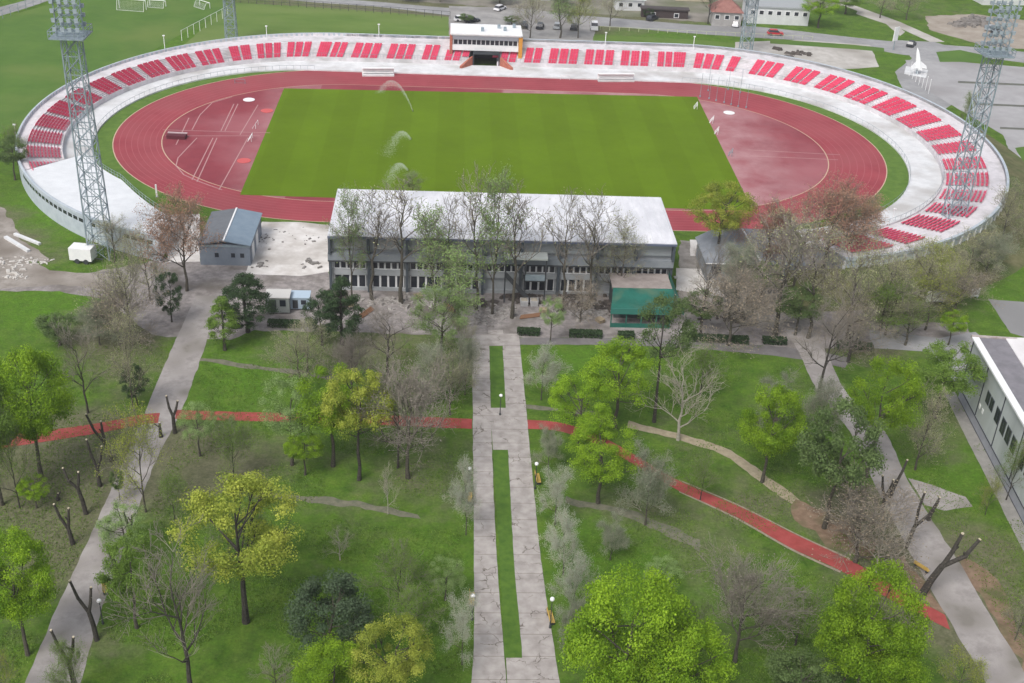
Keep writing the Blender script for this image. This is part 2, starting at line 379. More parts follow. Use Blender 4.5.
for k, (xa, ya) in enumerate([(958,82),(975,104),(1000,128)]):
    patch('parking_divider', [(xa,ya-1),(xa+70,ya+2),(xa+70,ya+4),(xa,ya+1)], mat('divider', (.10,.10,.10), (.14,.15,.11), 1, .9), .021, 0)
# yard and roads around the main building
patch('earth_yard', [(-60,285),(30,283),(95,272),(165,258),(200,262),(240,255),(330,262),(330,285),(680,292),(800,290),(850,300),(880,325),(965,322),(975,345),(930,352),(850,345),(800,352),(690,341),(520,337),(470,338),(330,331),(255,330),(230,340),(150,335),(110,302),(60,290),(-60,292)], yardm, .010, .7, 3)
patch('east_yard', [(680,240),(830,250),(850,300),(800,330),(680,320)], mat('east yard ground', (.17,.155,.14), (.30,.28,.26), .5, .95), .013, .6, 5)
patch('dirt_track', [(-60,262),(10,255),(50,270),(110,275),(120,290),(60,285),(0,288),(-60,290)], earth, .016, .5, 4)
patch('dirt_track', [(-60,200),(0,206),(14,222),(22,240),(50,262),(10,262),(-60,256)], earth, .015, .8, 6)
patch('concrete_apron', [(262,222),(300,222),(329,225),(329,272),(300,276),(245,274),(250,262)], slab_conc, .020, .15)
patch('concrete_apron', [(160,215),(200,214),(200,262),(168,262)], slab_conc, .018, .3)
patch('concrete_apron', [(676,268),(722,270),(724,297),(676,290)], slab_conc, .018, .2)
patch('concrete_apron', [(690,240),(725,240),(722,256),(690,256)], slab_conc, .0185, .2)
patch('east_service_road', [(870,330),(940,338),(975,332),(986,340),(960,395),(948,372),(932,352),(870,348)], asph, .014, .2)
patch('east_service_road', [(988,299),(1060,305),(1060,347),(1010,333)], asph, .014, .2)
strip('asphalt_lane', [(505,338),(600,338),(700,341),(800,349),(850,358)], [(505,345),(600,345),(700,349),(790,358),(845,368)], mat('lane asphalt', (.14,.13,.13), (.20,.19,.19), .5, .9), .016, .2)
# left road
strip('left_road', [(196,296),(172,348),(150,400),(120,470),(88,540),(58,605),(22,690),(0,740)], [(222,296),(205,345),(186,400),(152,470),(128,540),(103,605),(78,690),(62,740)], oldroad, .020, .16)
# right road
strip('right_road', [(785,330),(800,355),(818,392),(850,432),(870,475),(893,520),(925,580),(955,630),(990,690),(1010,740)], [(815,330),(828,355),(846,392),(885,432),(905,475),(932,520),(965,572),(993,620),(1035,690),(1060,740)], oldroad, .020, .16)
patch('right_road_spur', [(908,478),(935,486),(965,497),(972,506),(945,511),(925,505)], oldroad, .024, .2)
# twin central paths
strip('paved_path', [(472,334),(473,450),(474,560),(474,640),(471,690),(468,760)], [(489,334),(492,450),(497,560),(503,640),(507,690),(512,760)], slabs, .028, .06)
strip('paved_path', [(502,334),(508,450),(514,560),(521,640),(524,690),(529,760)], [(519,334),(530,450),(541,560),(553,640),(561,690),(575,760)], slabs, .028, .06)
patch('paved_crossing', [(490,408),(507,408),(510,450),(493,450)], slabs, .032, 0)
patch('paved_crossing', [(506,658),(523,658),(530,760),(511,760)], slabs, .032, 0)
patch('paved_crossing', [(488,330),(503,330),(504,346),(489,346)], slabs, .032, 0)
patch('grass_strip', [(489.5,346),(503,346),(507,408),(491.5,408)], mat('strip lawn', (.055,.12,.016), (.09,.17,.022), 1, .95, bump=.4), .024, .1)
patch('grass_strip', [(493,450),(509.5,450),(523,658),(505,658)], MATS['strip lawn'], .024, .1)
bare = mat('bare brown earth', (.16,.105,.07), (.27,.19,.13), .9, .95, c3=(.11,.11,.05), s3=.3, bump=.3)
patch('bare_earth', [(958,555),(985,572),(1010,600),(1030,660),(1060,700),(1030,690),(995,620),(968,585)], bare, .018, 1.2, 12)
patch('bare_earth', [(905,555),(925,585),(945,615),(925,600),(900,575),(890,560)], bare, .018, .8, 13)
patch('bare_earth', [(795,500),(845,520),(880,545),(870,560),(830,545),(795,520)], bare, .0185, 1.0, 14)
# red running path through the park
def redstrip(l, r, k):
    strip('red_path', l, r, redpath, .024+.0005*k, .05, k)
redstrip([(-30,444),(0,436),(50,430),(100,423),(140,415),(160,413)], [(-30,458),(0,449),(50,441),(100,433),(140,425),(158,423)], 1)
redstrip([(176,410),(240,412),(330,414),(400,416),(472,419)], [(175,419),(240,421),(330,423),(400,426),(472,429)], 2)
redstrip([(527,420),(562,423),(600,436),(640,458),(679,481),(740,507),(800,537),(850,560),(900,590),(945,615)], [(527,429),(560,431.5),(598,445),(638,467),(679,491),(736,517),(791,548),(841,571),(891,600),(950,630)], 3)
for l, r in [([(679,491.2),(736,517.2),(791,548.2),(841,571.2)], [(679,492.4),(735,518.6),(790,549.8),(840,573)]), ([(679,479.6),(740,505.4),(800,535.4),(850,558)], [(679,480.8),(740,506.8),(800,536.8),(850,560)])]:
    strip('path_kerb', l, r, kerbm, .029, .0, 1)
strip('sandy_path', [(628,421),(680,434),(720,446),(745,460),(770,478),(800,500)], [(626,427),(678,440),(715,452),(740,466),(762,484),(796,508)], sandpath, .018, .35)
strip('trodden_path', [(200,357),(260,366),(300,370),(340,378)], [(200,360),(260,370),(300,375),(340,383)], greypath, .016, .5)
strip('trodden_path', [(255,492),(300,495),(350,500),(420,515)], [(255,497),(300,501),(350,507),(420,519)], greypath, .016, .6)
strip('trodden_path', [(565,497),(620,508),(660,522),(700,540)], [(565,503),(620,515),(660,532),(700,552)], greypath, .016, .6)
strip('trodden_path', [(522,404),(560,408),(600,412)], [(522,408),(560,412),(600,417)], greypath, .016, .3)

# ------------------------------------------------------------------ stadium curves
CUR = {'rim': (2.663,-1.96,39.849,54.933,61.02,.008), 'st': (1.947,-3.99,40.759,50.99,56.61,.014),
       'sb': (1.075,-.28,41.067,45.689,49.439,.011), 'in': (.157,-.606,42.887,37.605,42.027,-.002),
       'tr': (-.028,.077,31.257,45.49,43.271,0)}
def cpt(k, u):
    cx, cy, L, a, R, s = CUR[k]; sg = 1 if u >= 0 else -1; w = abs(u)
    if w <= 1: X, Y = L*w, R
    elif w <= 3: ph = math.pi/2*(2-w); X, Y = L+a*math.cos(ph), R*math.sin(ph)
    else: X, Y = L*(1-(w-3)), -R
    X *= sg
    return Vector((cx+X, cy+Y+s*X))
def u_of(k, x, y):
    cx, cy, L, a, R, s = CUR[k]; X = x-cx; Y = y-cy-s*X; sg = 1 if X >= 0 else -1; X = abs(X)
    if X <= L and Y > 0: return sg*X/L
    if X <= L: return sg*(3+(1-X/L))
    return sg*(2-math.atan2(Y/R, (X-L)/a)/(math.pi/2))
def upx(k, px, py, z): p = at(px, py, z); return u_of(k, p.x, p.y)
def frange(a, b, n): return [a+(b-a)*i/n for i in range(n+1)]

# infield, track
def ring(name, fa, fb, m, z, us, closed=False):
    mb = MB()
    for u in us: mb.v += [(*fa(u), z), (*fb(u), z)]
    for i in range(len(us)-1): mb.f.append((2*i, 2*i+1, 2*i+3, 2*i+2))
    return struct(mb.build(name, m))
FULL = frange(-4, 4, 240)
pr = at(836, 168); pl = at(159, 142)
AR = pr.x-31.26; AL = -31.26-pl.x; AI = (AR+AL)/2; XI = (pr.x+pl.x)/2
CUR['ti'] = (XI, -1.2, 31.26, AI, 33.2, 0)
trackm = mat('red track', (.26,.042,.055), (.32,.058,.072), .15, .85, c3=(.29,.07,.08), s3=.05)
track_d = mat('red infield surfacing', (.20,.033,.046), (.26,.046,.06), .12, .85, c3=(.31,.10,.115), s3=.045)
def worn():
    t = track_d.node_tree; N = t.nodes; LK = t.links; b = N['Principled BSDF']; src = b.inputs['Base Color'].links[0].from_socket
    g = N.new('ShaderNodeNewGeometry'); sp = N.new('ShaderNodeSeparateXYZ'); LK.new(g.outputs['Position'], sp.inputs[0])
    def rng(a, b_, sock=None):
        q = N.new('ShaderNodeMapRange'); q.interpolation_type = 'SMOOTHSTEP'; q.inputs[1].default_value = a; q.inputs[2].default_value = b_
        q.inputs[3].default_value = 1; q.inputs[4].default_value = 0; LK.new(sock or sp.outputs['X'], q.inputs[0]); return q.outputs[0]
    nzz = N.new('ShaderNodeTexNoise'); nzz.inputs['Scale'].default_value = .13; nzz.inputs['Detail'].default_value = 7; nzz.inputs['Roughness'].default_value = .6; LK.new(g.outputs['Position'], nzz.inputs['Vector'])
    def m(op, a, c, cl=False):
        q = N.new('ShaderNodeMath'); q.operation = op; q.use_clamp = cl
        for k, x in enumerate((a, c)):
            if isinstance(x, (int, float)): q.inputs[k].default_value = x
            else: LK.new(x, q.inputs[k])
        return q.outputs[0]
    right = m('MULTIPLY', rng(46, 66), m('SUBTRACT', 1.0, rng(0, 1)))       # fades away from the pitch end
    left = m('SUBTRACT', 1.0, rng(-54, -47))
    left = m('MULTIPLY', left, rng(-40, -39.9))
    f = m('ADD', right, m('MULTIPLY', left, .6), True)
    f = m('MULTIPLY', f, m('ADD', m('MULTIPLY', nzz.outputs['Fac'], 2.4), -.55, True), True)
    mx = N.new('ShaderNodeMix'); mx.data_type = 'RGBA'; LK.new(f, mx.inputs[0]); LK.new(src, mx.inputs[6]); mx.inputs[7].default_value = (.40,.22,.23,1)
    LK.new(mx.outputs[2], b.inputs['Base Color'])
worn()
verge = mat('verge turf', (.07,.14,.018), (.11,.19,.03), .5, .95, bump=.3)
ring('grass_verge', lambda u: cpt('in', u)+Vector((0, 0)), lambda u: cpt('tr', u), verge, .012, frange(-2.62, -.8, 60))
ring('grass_verge', lambda u: cpt('tr', u), lambda u: cpt('in', u), verge, .012, frange(.8, 2.62, 60))
mb = MB(); mb.quad(*[(*cpt('tr', u), .026) for u in FULL[:-1]]); struct(mb.build('running_track', trackm))
mb = MB(); mb.quad(*[(*cpt('ti', u), .030) for u in FULL[:-1]]); struct(mb.build('track_infield', track_d))
linem = mat('faint line paint', (.48,.30,.30), rough=.8); kerbt = mat('track kerb', (.50,.36,.26), rough=.8)
def lerp2(a, b, t): return a*(1-t)+b*t
for i in range(0, 9):
    t = i/8.0
    w = .10 if i in (0, 8) else .05
    m = kerbt if i in (0, 8) else mat('lane line', (.37,.10,.115), rough=.8)
    fa = lambda u, t=t: lerp2(cpt('ti', u), cpt('tr', u), t)
    def fb(u, t=t, w=w):
        p = lerp2(cpt('ti', u), cpt('tr', u), t); c = Vector((0, 0)); d = (p-c).normalized(); return p+d*w*2
    ring('track_line', fa, fb, m, .036 if i else .038, FULL)
# grass pitch
gc = [at(284,88.5), at(697,97), at(753,211), at(240,195)]
gm = bpy.data.materials.new('mown pitch'); gm.use_nodes = True; t = gm.node_tree; N = t.nodes; LK = t.links
b = N['Principled BSDF']; b.inputs['Roughness'].default_value = .95; b.inputs['Specular IOR Level'].default_value = .1
g = N.new('ShaderNodeNewGeometry'); sp = N.new('ShaderNodeSeparateXYZ'); LK.new(g.outputs['Position'], sp.inputs[0])
sn = N.new('ShaderNodeMath'); sn.operation = 'PINGPONG'; sn.inputs[1].default_value = 5.5; LK.new(sp.outputs['X'], sn.inputs[0])
rp = N.new('ShaderNodeValToRGB'); rp.color_ramp.elements[0].position = .47*5.5/5.5; rp.color_ramp.elements[0].color = (.096,.160,.005,1); rp.color_ramp.elements[1].color = (.103,.173,.006,1)
dv = N.new('ShaderNodeMath'); dv.operation = 'DIVIDE'; dv.inputs[1].default_value = 5.5; LK.new(sn.outputs[0], dv.inputs[0]); LK.new(dv.outputs[0], rp.inputs[0])
rp.color_ramp.elements[0].position = .46; rp.color_ramp.elements[1].position = .54
n1 = N.new('ShaderNodeTexNoise'); n1.inputs['Scale'].default_value = .06; n1.inputs['Detail'].default_value = 8; n1.inputs['Roughness'].default_value = .7; LK.new(g.outputs['Position'], n1.inputs['Vector'])
r1 = N.new('ShaderNodeMapRange'); r1.inputs[1].default_value = .3; r1.inputs[2].default_value = .7; r1.inputs[3].default_value = .88; r1.inputs[4].default_value = 1.14; LK.new(n1.outputs['Fac'], r1.inputs[0])
mm = N.new('ShaderNodeMix'); mm.data_type = 'RGBA'; mm.blend_type = 'MULTIPLY'; mm.inputs[0].default_value = 1; LK.new(rp.outputs[0], mm.inputs[6]); LK.new(r1.outputs[0], mm.inputs[7])
LK.new(mm.outputs[2], b.inputs['Base Color'])
mb = MB(); mb.quad(*[(p.x, p.y, .042) for p in gc]); struct(mb.build('grass_pitch', gm))
# worn pale strips beside both ends of the pitch
wornm = mat('worn pale surfacing', (.25,.10,.11), (.42,.29,.29), .5, .9, c3=(.21,.045,.06), s3=.3)
# field event lines in the left half
def line(a, b, w=.12, z=.040, m=None, curve=None):
    pts = curve or [a, b]; W = [at(*p).xy for p in pts]; mb = MB()
    for i in range(len(W)-1):
        d = (W[i+1]-W[i]).normalized(); n_ = Vector((-d.y, d.x))*w
        mb.quad((*(W[i]-n_), z), (*(W[i+1]-n_), z), (*(W[i+1]+n_), z), (*(W[i]+n_), z))
    return struct(mb.build('track_marking', m or linem))
pk = mat('marking paint', (.42,.24,.24), rough=.8)
for k, L in enumerate([[(192,130),(200,115),(212,103),(232,97)], [(176,145),(189,118)], [(197,138),(178,158),(176,166),(184,175),(200,182),(222,190)],
          [(213,138),(192,180)], [(217,138),(197,182)], [(221,131),(234,104)], [(225,131),(238,104)], [(163,130),(270,133)], [(165,136),(260,136)],
          [(248,138),(219,190)], [(258,105),(240,135)], [(748,150),(840,155)], [(750,156),(838,160)]]):
    line(None, None, .10, .040+.0004*k, pk, L)

# ------------------------------------------------------------------ grandstand ring
TX0, TX1 = -6.4, .6      # tunnel gap in world x
stand = empty('concrete_grandstand', (cpt('rim', 0).x, cpt('rim', 0).y, 0)); stand['label'] = 'white concrete oval grandstand curving round the running track'; stand['category'] = 'grandstand'
stand.location = (0, 0, 0)
uL = upx('st', 35, 172, 3.7)          # left end of the seating
uLe = upx('rim', 163, 233, 4.2)       # left end of the roofed rooms
uR = upx('rim', 850, 264, 4.2)        # right end
uT0 = u_of('st', TX0, 50); uT1 = u_of('st', TX1, 50)
ZT, ZB, NS = 3.7, 1.1, 10
def terrace(us, name):
    prof = []
    mb = MB(); rows = []
    for u in us:
        r, st, sb, inn = cpt('rim', u), cpt('st', u), cpt('sb', u), cpt('in', u)
        n_ = (r-st).normalized(); P = []
        P += [(r-n_*.35, 4.25), (r-n_*.35, ZT), (st, ZT)]
        for k in range(NS):
            a = lerp2(st, sb, k/NS); b_ = lerp2(st, sb, (k+1)/NS); z = ZT-(ZT-ZB)*(k+1)/NS
            P += [(a, z), (b_, z)]
        P += [(sb-n_*.5, ZB), (sb-n_*.5, ZB+.35), (sb-n_*.65, ZB+.35), (sb-n_*.65, .5)]
        rows.append([(p.x, p.y, z) for p, z in P])
    m_ = len(rows[0])
    for rr in rows: mb.v += rr
    for i in range(len(rows)-1):
        for k in range(m_-1): mb.f.append((i*m_+k, i*m_+k+1, (i+1)*m_+k+1, (i+1)*m_+k))
    for e in (0, len(rows)-1):
        i = len(mb.v); mb.v += rows[e]+[(rows[e][-1][0], rows[e][-1][1], 0), (rows[e][0][0], rows[e][0][1], 0)]
        mb.f.append(tuple(range(i, len(mb.v))))
    return mb.build(name, concrete_tier, stand)
terrace(frange(uL, uT0, 150), 'terrace'); terrace(frange(uT1, uR, 170), 'terrace')
# lower walkway
def walkway(us, inner=None):
    mb = MB()
    for u in us:
        sb, inn = cpt('sb', u), cpt('in', u); n_ = (cpt('rim', u)-cpt('st', u)).normalized(); a = sb-n_*.65
        mb.v += [(a.x, a.y, .5), (inn.x, inn.y, .3), (inn.x, inn.y, 0)]
    for i in range(len(us)-1):
        for k in (0, 1): mb.f.append((3*i+k, 3*i+k+1, 3*i+4+k, 3*i+3+k))
    mb.build('walkway', concrete_white, stand)
walkway(frange(uL, uT0, 110)); walkway(frange(uT1, uR, 130)); walkway(frange(uT0, uT1, 4))
# outer rim wall with ribs
def rim(us, z1, name, inward=.35, m=concrete_wall):
    mb = MB()
    for u in us:
        r = cpt('rim', u); st = cpt('st', u); n_ = (r-st).normalized(); q = r-n_*inward
        mb.v += [(r.x, r.y, 0), (r.x, r.y, z1-.5), (r.x+n_.x*.18, r.y+n_.y*.18, z1-.5), (r.x+n_.x*.18, r.y+n_.y*.18, z1), (q.x, q.y, z1), (q.x, q.y, z1-.7)]
    for i in range(len(us)-1):
        for k in range(5): mb.f.append((6*i+k, 6*i+k+1, 6*i+7+k, 6*i+6+k))
    mb.build(name, m, stand)
rim(frange(uLe, uT0, 190), 4.3, 'rim_wall'); rim(frange(uT1, uR, 170), 4.3, 'rim_wall'); rim(frange(uT0, uT1, 4), 4.3, 'rim_wall')
mb = MB()
for u in frange(2.0, uR, 34):
    r = cpt('rim', u); n_ = (r-cpt('st', u)).normalized(); c = r+n_*.08
    mb.obox((c.x, c.y), math.atan2(n_.y, n_.x), .34, .38, 0, 3.8)
mb.build('wall_rib', concrete_white, stand)['kind'] = 'stuff'
def bank():
    mb = MB(); us = frange(1.75, uR+.12, 60); n_ = 8
    for i, u in enumerate(us):
        r = cpt('rim', u); d = (r-cpt('st', u)).normalized(); hh = 2.5*min(1, (u-1.75)/.35)
        for k in range(n_+1):
            t = k/n_; p = r+d*(.02+9.5*t+noise.noise(Vector((u*9, t*3, 1)))*.5*t); z = hh*(1-t)**1.25+noise.noise(Vector((p.x*.4, p.y*.4, 2)))*.18*(1-t)
            mb.v.append((p.x, p.y, z if k < n_ else -.05))
    for i in range(len(us)-1):
        for k in range(n_): a = i*(n_+1)+k; mb.f.append((a, a+1, a+n_+2, a+n_+1))
    struct(mb.build('embankment', mat('rough bank grass', (.075,.085,.03), (.16,.15,.075), .5, .95, c3=(.08,.12,.03), s3=.15, bump=.4), smooth=True))
bank()
# windows (dark slits) of the rooms under the left end
us = frange(uLe+.01, uL-.0, 26)
for i in range(len(us)-1):
    if i in (4, 5, 7, 9): continue
    a = cpt('rim', lerp2(us[i], us[i+1], .14)); b_ = cpt('rim', lerp2(us[i], us[i+1], .86)); n_ = ((a+b_)/2-cpt('st', us[i])).normalized()
    mb = MB(); ang = math.atan2((b_-a).y, (b_-a).x); c = (a+b_)/2+n_*.015
    mb.obox((c.x, c.y), ang, (b_-a).length, .05, 2.75, 3.35); mb.build('window', glass_dk, stand)
# flat roof over the rooms at the left end
def inn_edge(t): u = uLe+(uL-uLe)*t; return lerp2(cpt('in', u), cpt('rim', u), .14+.40*max(0, 1-t/.5)**1.2)
mb = MB(); us = frange(uLe, uL+.0, 30)
for i, u in enumerate(us):
    r = cpt('rim', u); st = cpt('st', u); n_ = (r-st).normalized(); q = r-n_*.35
    t = i/30; ii = inn_edge(t)
    mb.v += [(q.x, q.y, 3.86), (ii.x, ii.y, 3.4), (ii.x, ii.y, 0)]
for i in range(30):
    for k in (0, 1): mb.f.append((3*i+k, 3*i+k+1, 3*i+4+k, 3*i+3+k))
for e in (0, 30):
    r = cpt('rim', us[e]); q = mb.v[3*e+1]; i = len(mb.v)
    mb.v += [(r.x, r.y, 0), (r.x, r.y, 3.9), q, (q[0], q[1], 0)]; mb.f.append((i, i+1, i+2, i+3))
mb.build('room_roof', mat('white roof sheet', (.62,.64,.66), (.70,.72,.74), .5, .7), stand)
# railings round the inside of that roof and along the rim
mb = MB(); prev = None
for u in frange(0, 1, 30):
    p = inn_edge(u); mb.tube((p.x, p.y, 3.4), (p.x, p.y, 4.4), .035, n=4)
    if prev:
        for z in (3.9, 4.4): mb.tube((prev.x, prev.y, z), (p.x, p.y, z), .03, n=4)
    prev = p
mb.build('railing', steel, stand)
def rail(us, key, z0, off, gap=1, nm='railing'):
    mb = MB(); prev = None
    for u in us:
        n_ = (cpt('rim', u)-cpt('st', u)).normalized(); p = cpt(key, u)-n_*off
        mb.tube((p.x, p.y, z0), (p.x, p.y, z0+.9), .03, n=3)
        if prev: mb.tube((prev.x, prev.y, z0+.9), (p.x, p.y, z0+.9), .035, n=3)
        prev = p
    mb.build(nm, steel, stand)
rail(frange(uL, uT0, 120), 'sb', ZB+.35, .57); rail(frange(uT1, uR, 130), 'sb', ZB+.35, .57)
rail(frange(uL, -1, 50), 'in', .3, -.15); rail(frange(1, uR, 60), 'in', .3, -.15)
# end gable wall of the stand (dark panel)
r, st, sb = cpt('rim', uR), cpt('st', uR), cpt('in', uR)
mb = MB(); d = (cpt('rim', uR+.01)-r).normalized()
e0, e1 = r+d*.1, lerp2(r, sb, .55)+d*.1
mb.hexa([(e0.x,e0.y,0),(e1.x,e1.y,0),((e1+d*.4).x,(e1+d*.4).y,0),((e0+d*.4).x,(e0+d*.4).y,0)], [(e0.x,e0.y,4.6),(e1.x,e1.y,2.0),((e1+d*.4).x,(e1+d*.4).y,2.0),((e0+d*.4).x,(e0+d*.4).y,4.6)])
mb.build('end_wall', mat('slate wall', (.20,.22,.24), (.28,.30,.32), .8, .7), stand)

# seat sections ------------------------------------------------
SEC = [((32,162),(36,171),4),((29,146),(31,157),4),((31,130),(29,142),4),((41,115),(34,126),4),((59,101),(46,112),4),((82,89),(66,98),4),
 ((88,85),(103,78),4),((110,75),(129,68),4),((136,66),(157,60),4),((165,59),(187,54),4),((195,53),(219,49),3),((228,47.5),(249,45),2),((256,44.5),(281,43.5),3),
 ((288,43.5),(312,43.8),3),((320.5,44),(348,44.5),3),((356,45),(382,45.5),3),((391,46),(416,46),3),((426,46),(440.5,46),2),((448.5,47),(471.5,48),3),
 ((495,48),(518.5,48),3),((527,49),(543,49),2),((551,49.5),(579,50.5),3),((586.5,51),(614.5,51.5),3),((622,51.5),(649.5,52),3),((658,52),(686,53),3),
 ((696,53),(724.5,55.5),3),((732,57),(741,58),1),((757,61),(785,64.5),3),((795.5,68),(820.5,73),3),((829,76),(855,82.5),3),((862,86),(887,94.5),3),
 ((895.5,97.5),(917,107),4),((922,111),(942,121),4),((949,125.5),(963,136),4),((968,141),(978,151),4),((980.5,157),(989,169),4),((990,173.5),(990.5,187),4),
 ((989,192),(985.5,203.5),4),((979,208.5),(970.5,218.5),4),((962,223),(940.5,232),4),((925,238),(905,244),4),((893,246),(850,251),4)]
ORD = ['first','second','third','fourth','fifth','sixth','seventh','eighth','ninth','tenth','eleventh','twelfth','thirteenth','fourteenth','fifteenth','sixteenth','seventeenth','eighteenth','nineteenth','twentieth','twenty-first','twenty-second','twenty-third']
for si, (pa, pb, npan) in enumerate(SEC):
    ua, ub = upx('st', *pa, ZT), upx('st', *pb, ZT)
    if ua > ub: ua, ub = ub, ua
    if si in (18, 19): pass
    mc = (cpt('st', (ua+ub)/2)+cpt('sb', (ua+ub)/2))/2
    sec = empty('seat_section', (mc.x, mc.y, 0))
    if si < 19: lb = 'red seat section on the stand, %s to the left of the players tunnel' % ORD[18-si]
    else: lb = 'red seat section on the stand, %s to the right of the players tunnel' % ORD[si-19]
    tag(sec, lb, 'stadium seats', 'red seat sections on the oval stand')
    gap = .24 if npan < 4 else .18
    W = 1.0/(npan+gap*(npan-1))
    for k in range(npan):
        a = ua+(ub-ua)*(k*(1+gap)*W); b_ = a+(ub-ua)*W; mb = MB()
        for row in range(NS):
            if si in (18, 19) and row < 3: continue
            t0 = (row+.30)/NS; t1 = (row+.84)/NS; zz = ZT-(ZT-ZB)*(row+1)/NS
            A0, B0, A1, B1 = [lerp2(cpt('st', q), cpt('sb', q), t) for t in (t0, t1) for q in (a, b_)]
            if si == 18 and k == 2 and row > 6 or si == 19 and k == 0 and row > 6: continue
            ns = max(2, int((B0-A0).length/.5))
            for s_ in range(ns):
                f0, f1 = (s_+.04)/ns, (s_+.96)/ns
                p = [lerp2(A0, B0, f0), lerp2(A0, B0, f1), lerp2(A1, B1, f1), lerp2(A1, B1, f0)]
                p = [(x-mc) for x in p]
                bk = [p[0], p[1], lerp2(p[1], p[2], .22), lerp2(p[0], p[3], .22)]
                mb.quad(*[(x.x, x.y, zz+.28) for x in p]); mb.quad((p[3].x,p[3].y,zz+.28),(p[2].x,p[2].y,zz+.28),(p[2].x,p[2].y,zz+.14),(p[3].x,p[3].y,zz+.14))
                mb.hexa([(x.x, x.y, zz+.28) for x in bk], [(x.x, x.y, zz+.56) for x in bk])
        mb.build('seat_panel', seat_red, sec)

# players tunnel and commentary box
brick = mat('brick', (.33,.10,.07), (.42,.16,.11), 2, .85); orange = mat('orange panel', (.58,.27,.05), rough=.7)
tn = empty('players_tunnel', (-2.9, 49, 0)); tag(tn, 'dark players tunnel with brick wing walls under the commentary box', 'tunnel')
mb = MB(); mb.box(-3.2,-2.9,-.5,9,0,3.0); mb.box(2.9,3.2,-.5,9,0,3.0); mb.box(-2.9,2.9,7,9,0,3.0); mb.box(-3.2,3.2,-.5,9,3.0,3.25); mb.build('tunnel_wall', mat('dark tunnel', (.03,.035,.04), rough=.9), tn)
for s in (-1, 1):
    mb = MB(); x0, x1 = s*3.25, s*3.6
    a = [(x0,-.5,.3),(x1,-.5,.3),(x1*1.75,-3.2,.3),(x0*1.75,-3.2,.3)]; h = [(x0,-.5,2.6),(x1,-.5,2.6),(x1*1.75,-3.2,1.0),(x0*1.75,-3.2,1.0)]
    mb.hexa(a, h); mb.build('wing_wall', brick, tn)
cb = empty('commentary_box', (-3.05, 50.7, 0)); tag(cb, 'long white commentary box with dark strip windows above the players tunnel', 'building')
mb = MB(); mb.box(-7.9,7.7,.3,8,3.3,6.9); mb.build('wall', white_paint, cb)
mb = MB(); mb.box(-8.5,8.6,-.6,8.6,7.2,7.45); mb.hexa([(-8.3,-.3,6.9),(8.4,-.3,6.9),(8.4,8.2,6.9),(-8.3,8.2,6.9)], [(-8.3,-.3,7.2),(8.4,-.3,7.2),(8.4,8.2,7.2),(-8.3,8.2,7.2)]); mb.build('roof', white_paint, cb)
mb = MB(); mb.hexa([(-7.9,0,5.9),(7.7,0,5.9),(7.7,.3,5.9),(-7.9,.3,5.9)], [(-7.9,-.3,6.9),(7.7,-.3,6.9),(7.7,.3,6.9),(-7.9,.3,6.9)]); mb.build('fascia', mat('grey fascia', (.34,.36,.40), rough=.7), cb)
n_ = 14
for k in range(n_):
    x = -7.7+15.2*k/n_; mb = MB(); mb.box(x+.1, x+15.2/n_-.1, .2, .29, 4.75, 5.8); mb.build('window', glass_dk, cb)
mb = MB(); mb.box(-7.95,7.75,-.15,.19,3.4,4.65); mb.build('front_panel', white_paint, cb)
mb = MB(); mb.box(-8.6,-7.95,-.2,8,0.5,6.85); mb.build('side_wall', brick, cb)
mb = MB(); mb.box(7.78,8.7,-.2,8,0.5,6.85); mb.build('side_wall', orange, cb)
for x, y in ((-1.2,2),(2.8,5),(4.2,3),(6.5,6)):
    mb = MB(); mb.box(x,x+.7,y,y+.8,7.45,8.3); mb.build('roof_vent', steel, cb)

# rim posts (small white poles on the rim)
pp = None
for k, (px_, py_) in enumerate([(267,40),(379,38),(605,46),(693,50),(165,50),(17,142),(891,226)]):
    r = at(px_, py_, 3.7 if k < 6 else 0)
    if pp is None:
        pp = empty('rim_pole', r); mb = MB(); mb.tube((0,0,0),(0,0,3.2),.10,.08,6); mb.build('pole', white_paint, pp); mb = MB(); mb.box(-.25,.25,-.15,.15,3.2,3.4); mb.build('lamp_head', white_paint, pp); o = pp
    else: o = copy_tree(pp); o.location = r
    tag(o, ['slim white pole on the back of the stand beyond the left bend', 'slim white pole on the back rim left of the commentary box','slim white pole behind the back rim, nearer the commentary box on its right','slim white pole on the back rim near the far right floodlight tower','slim white pole on the rim at the upper left bend','slim white pole at the far left edge of the stand','slim white leaning prop at the outer right wall of the stand'][k], 'pole', 'white poles round the stand')

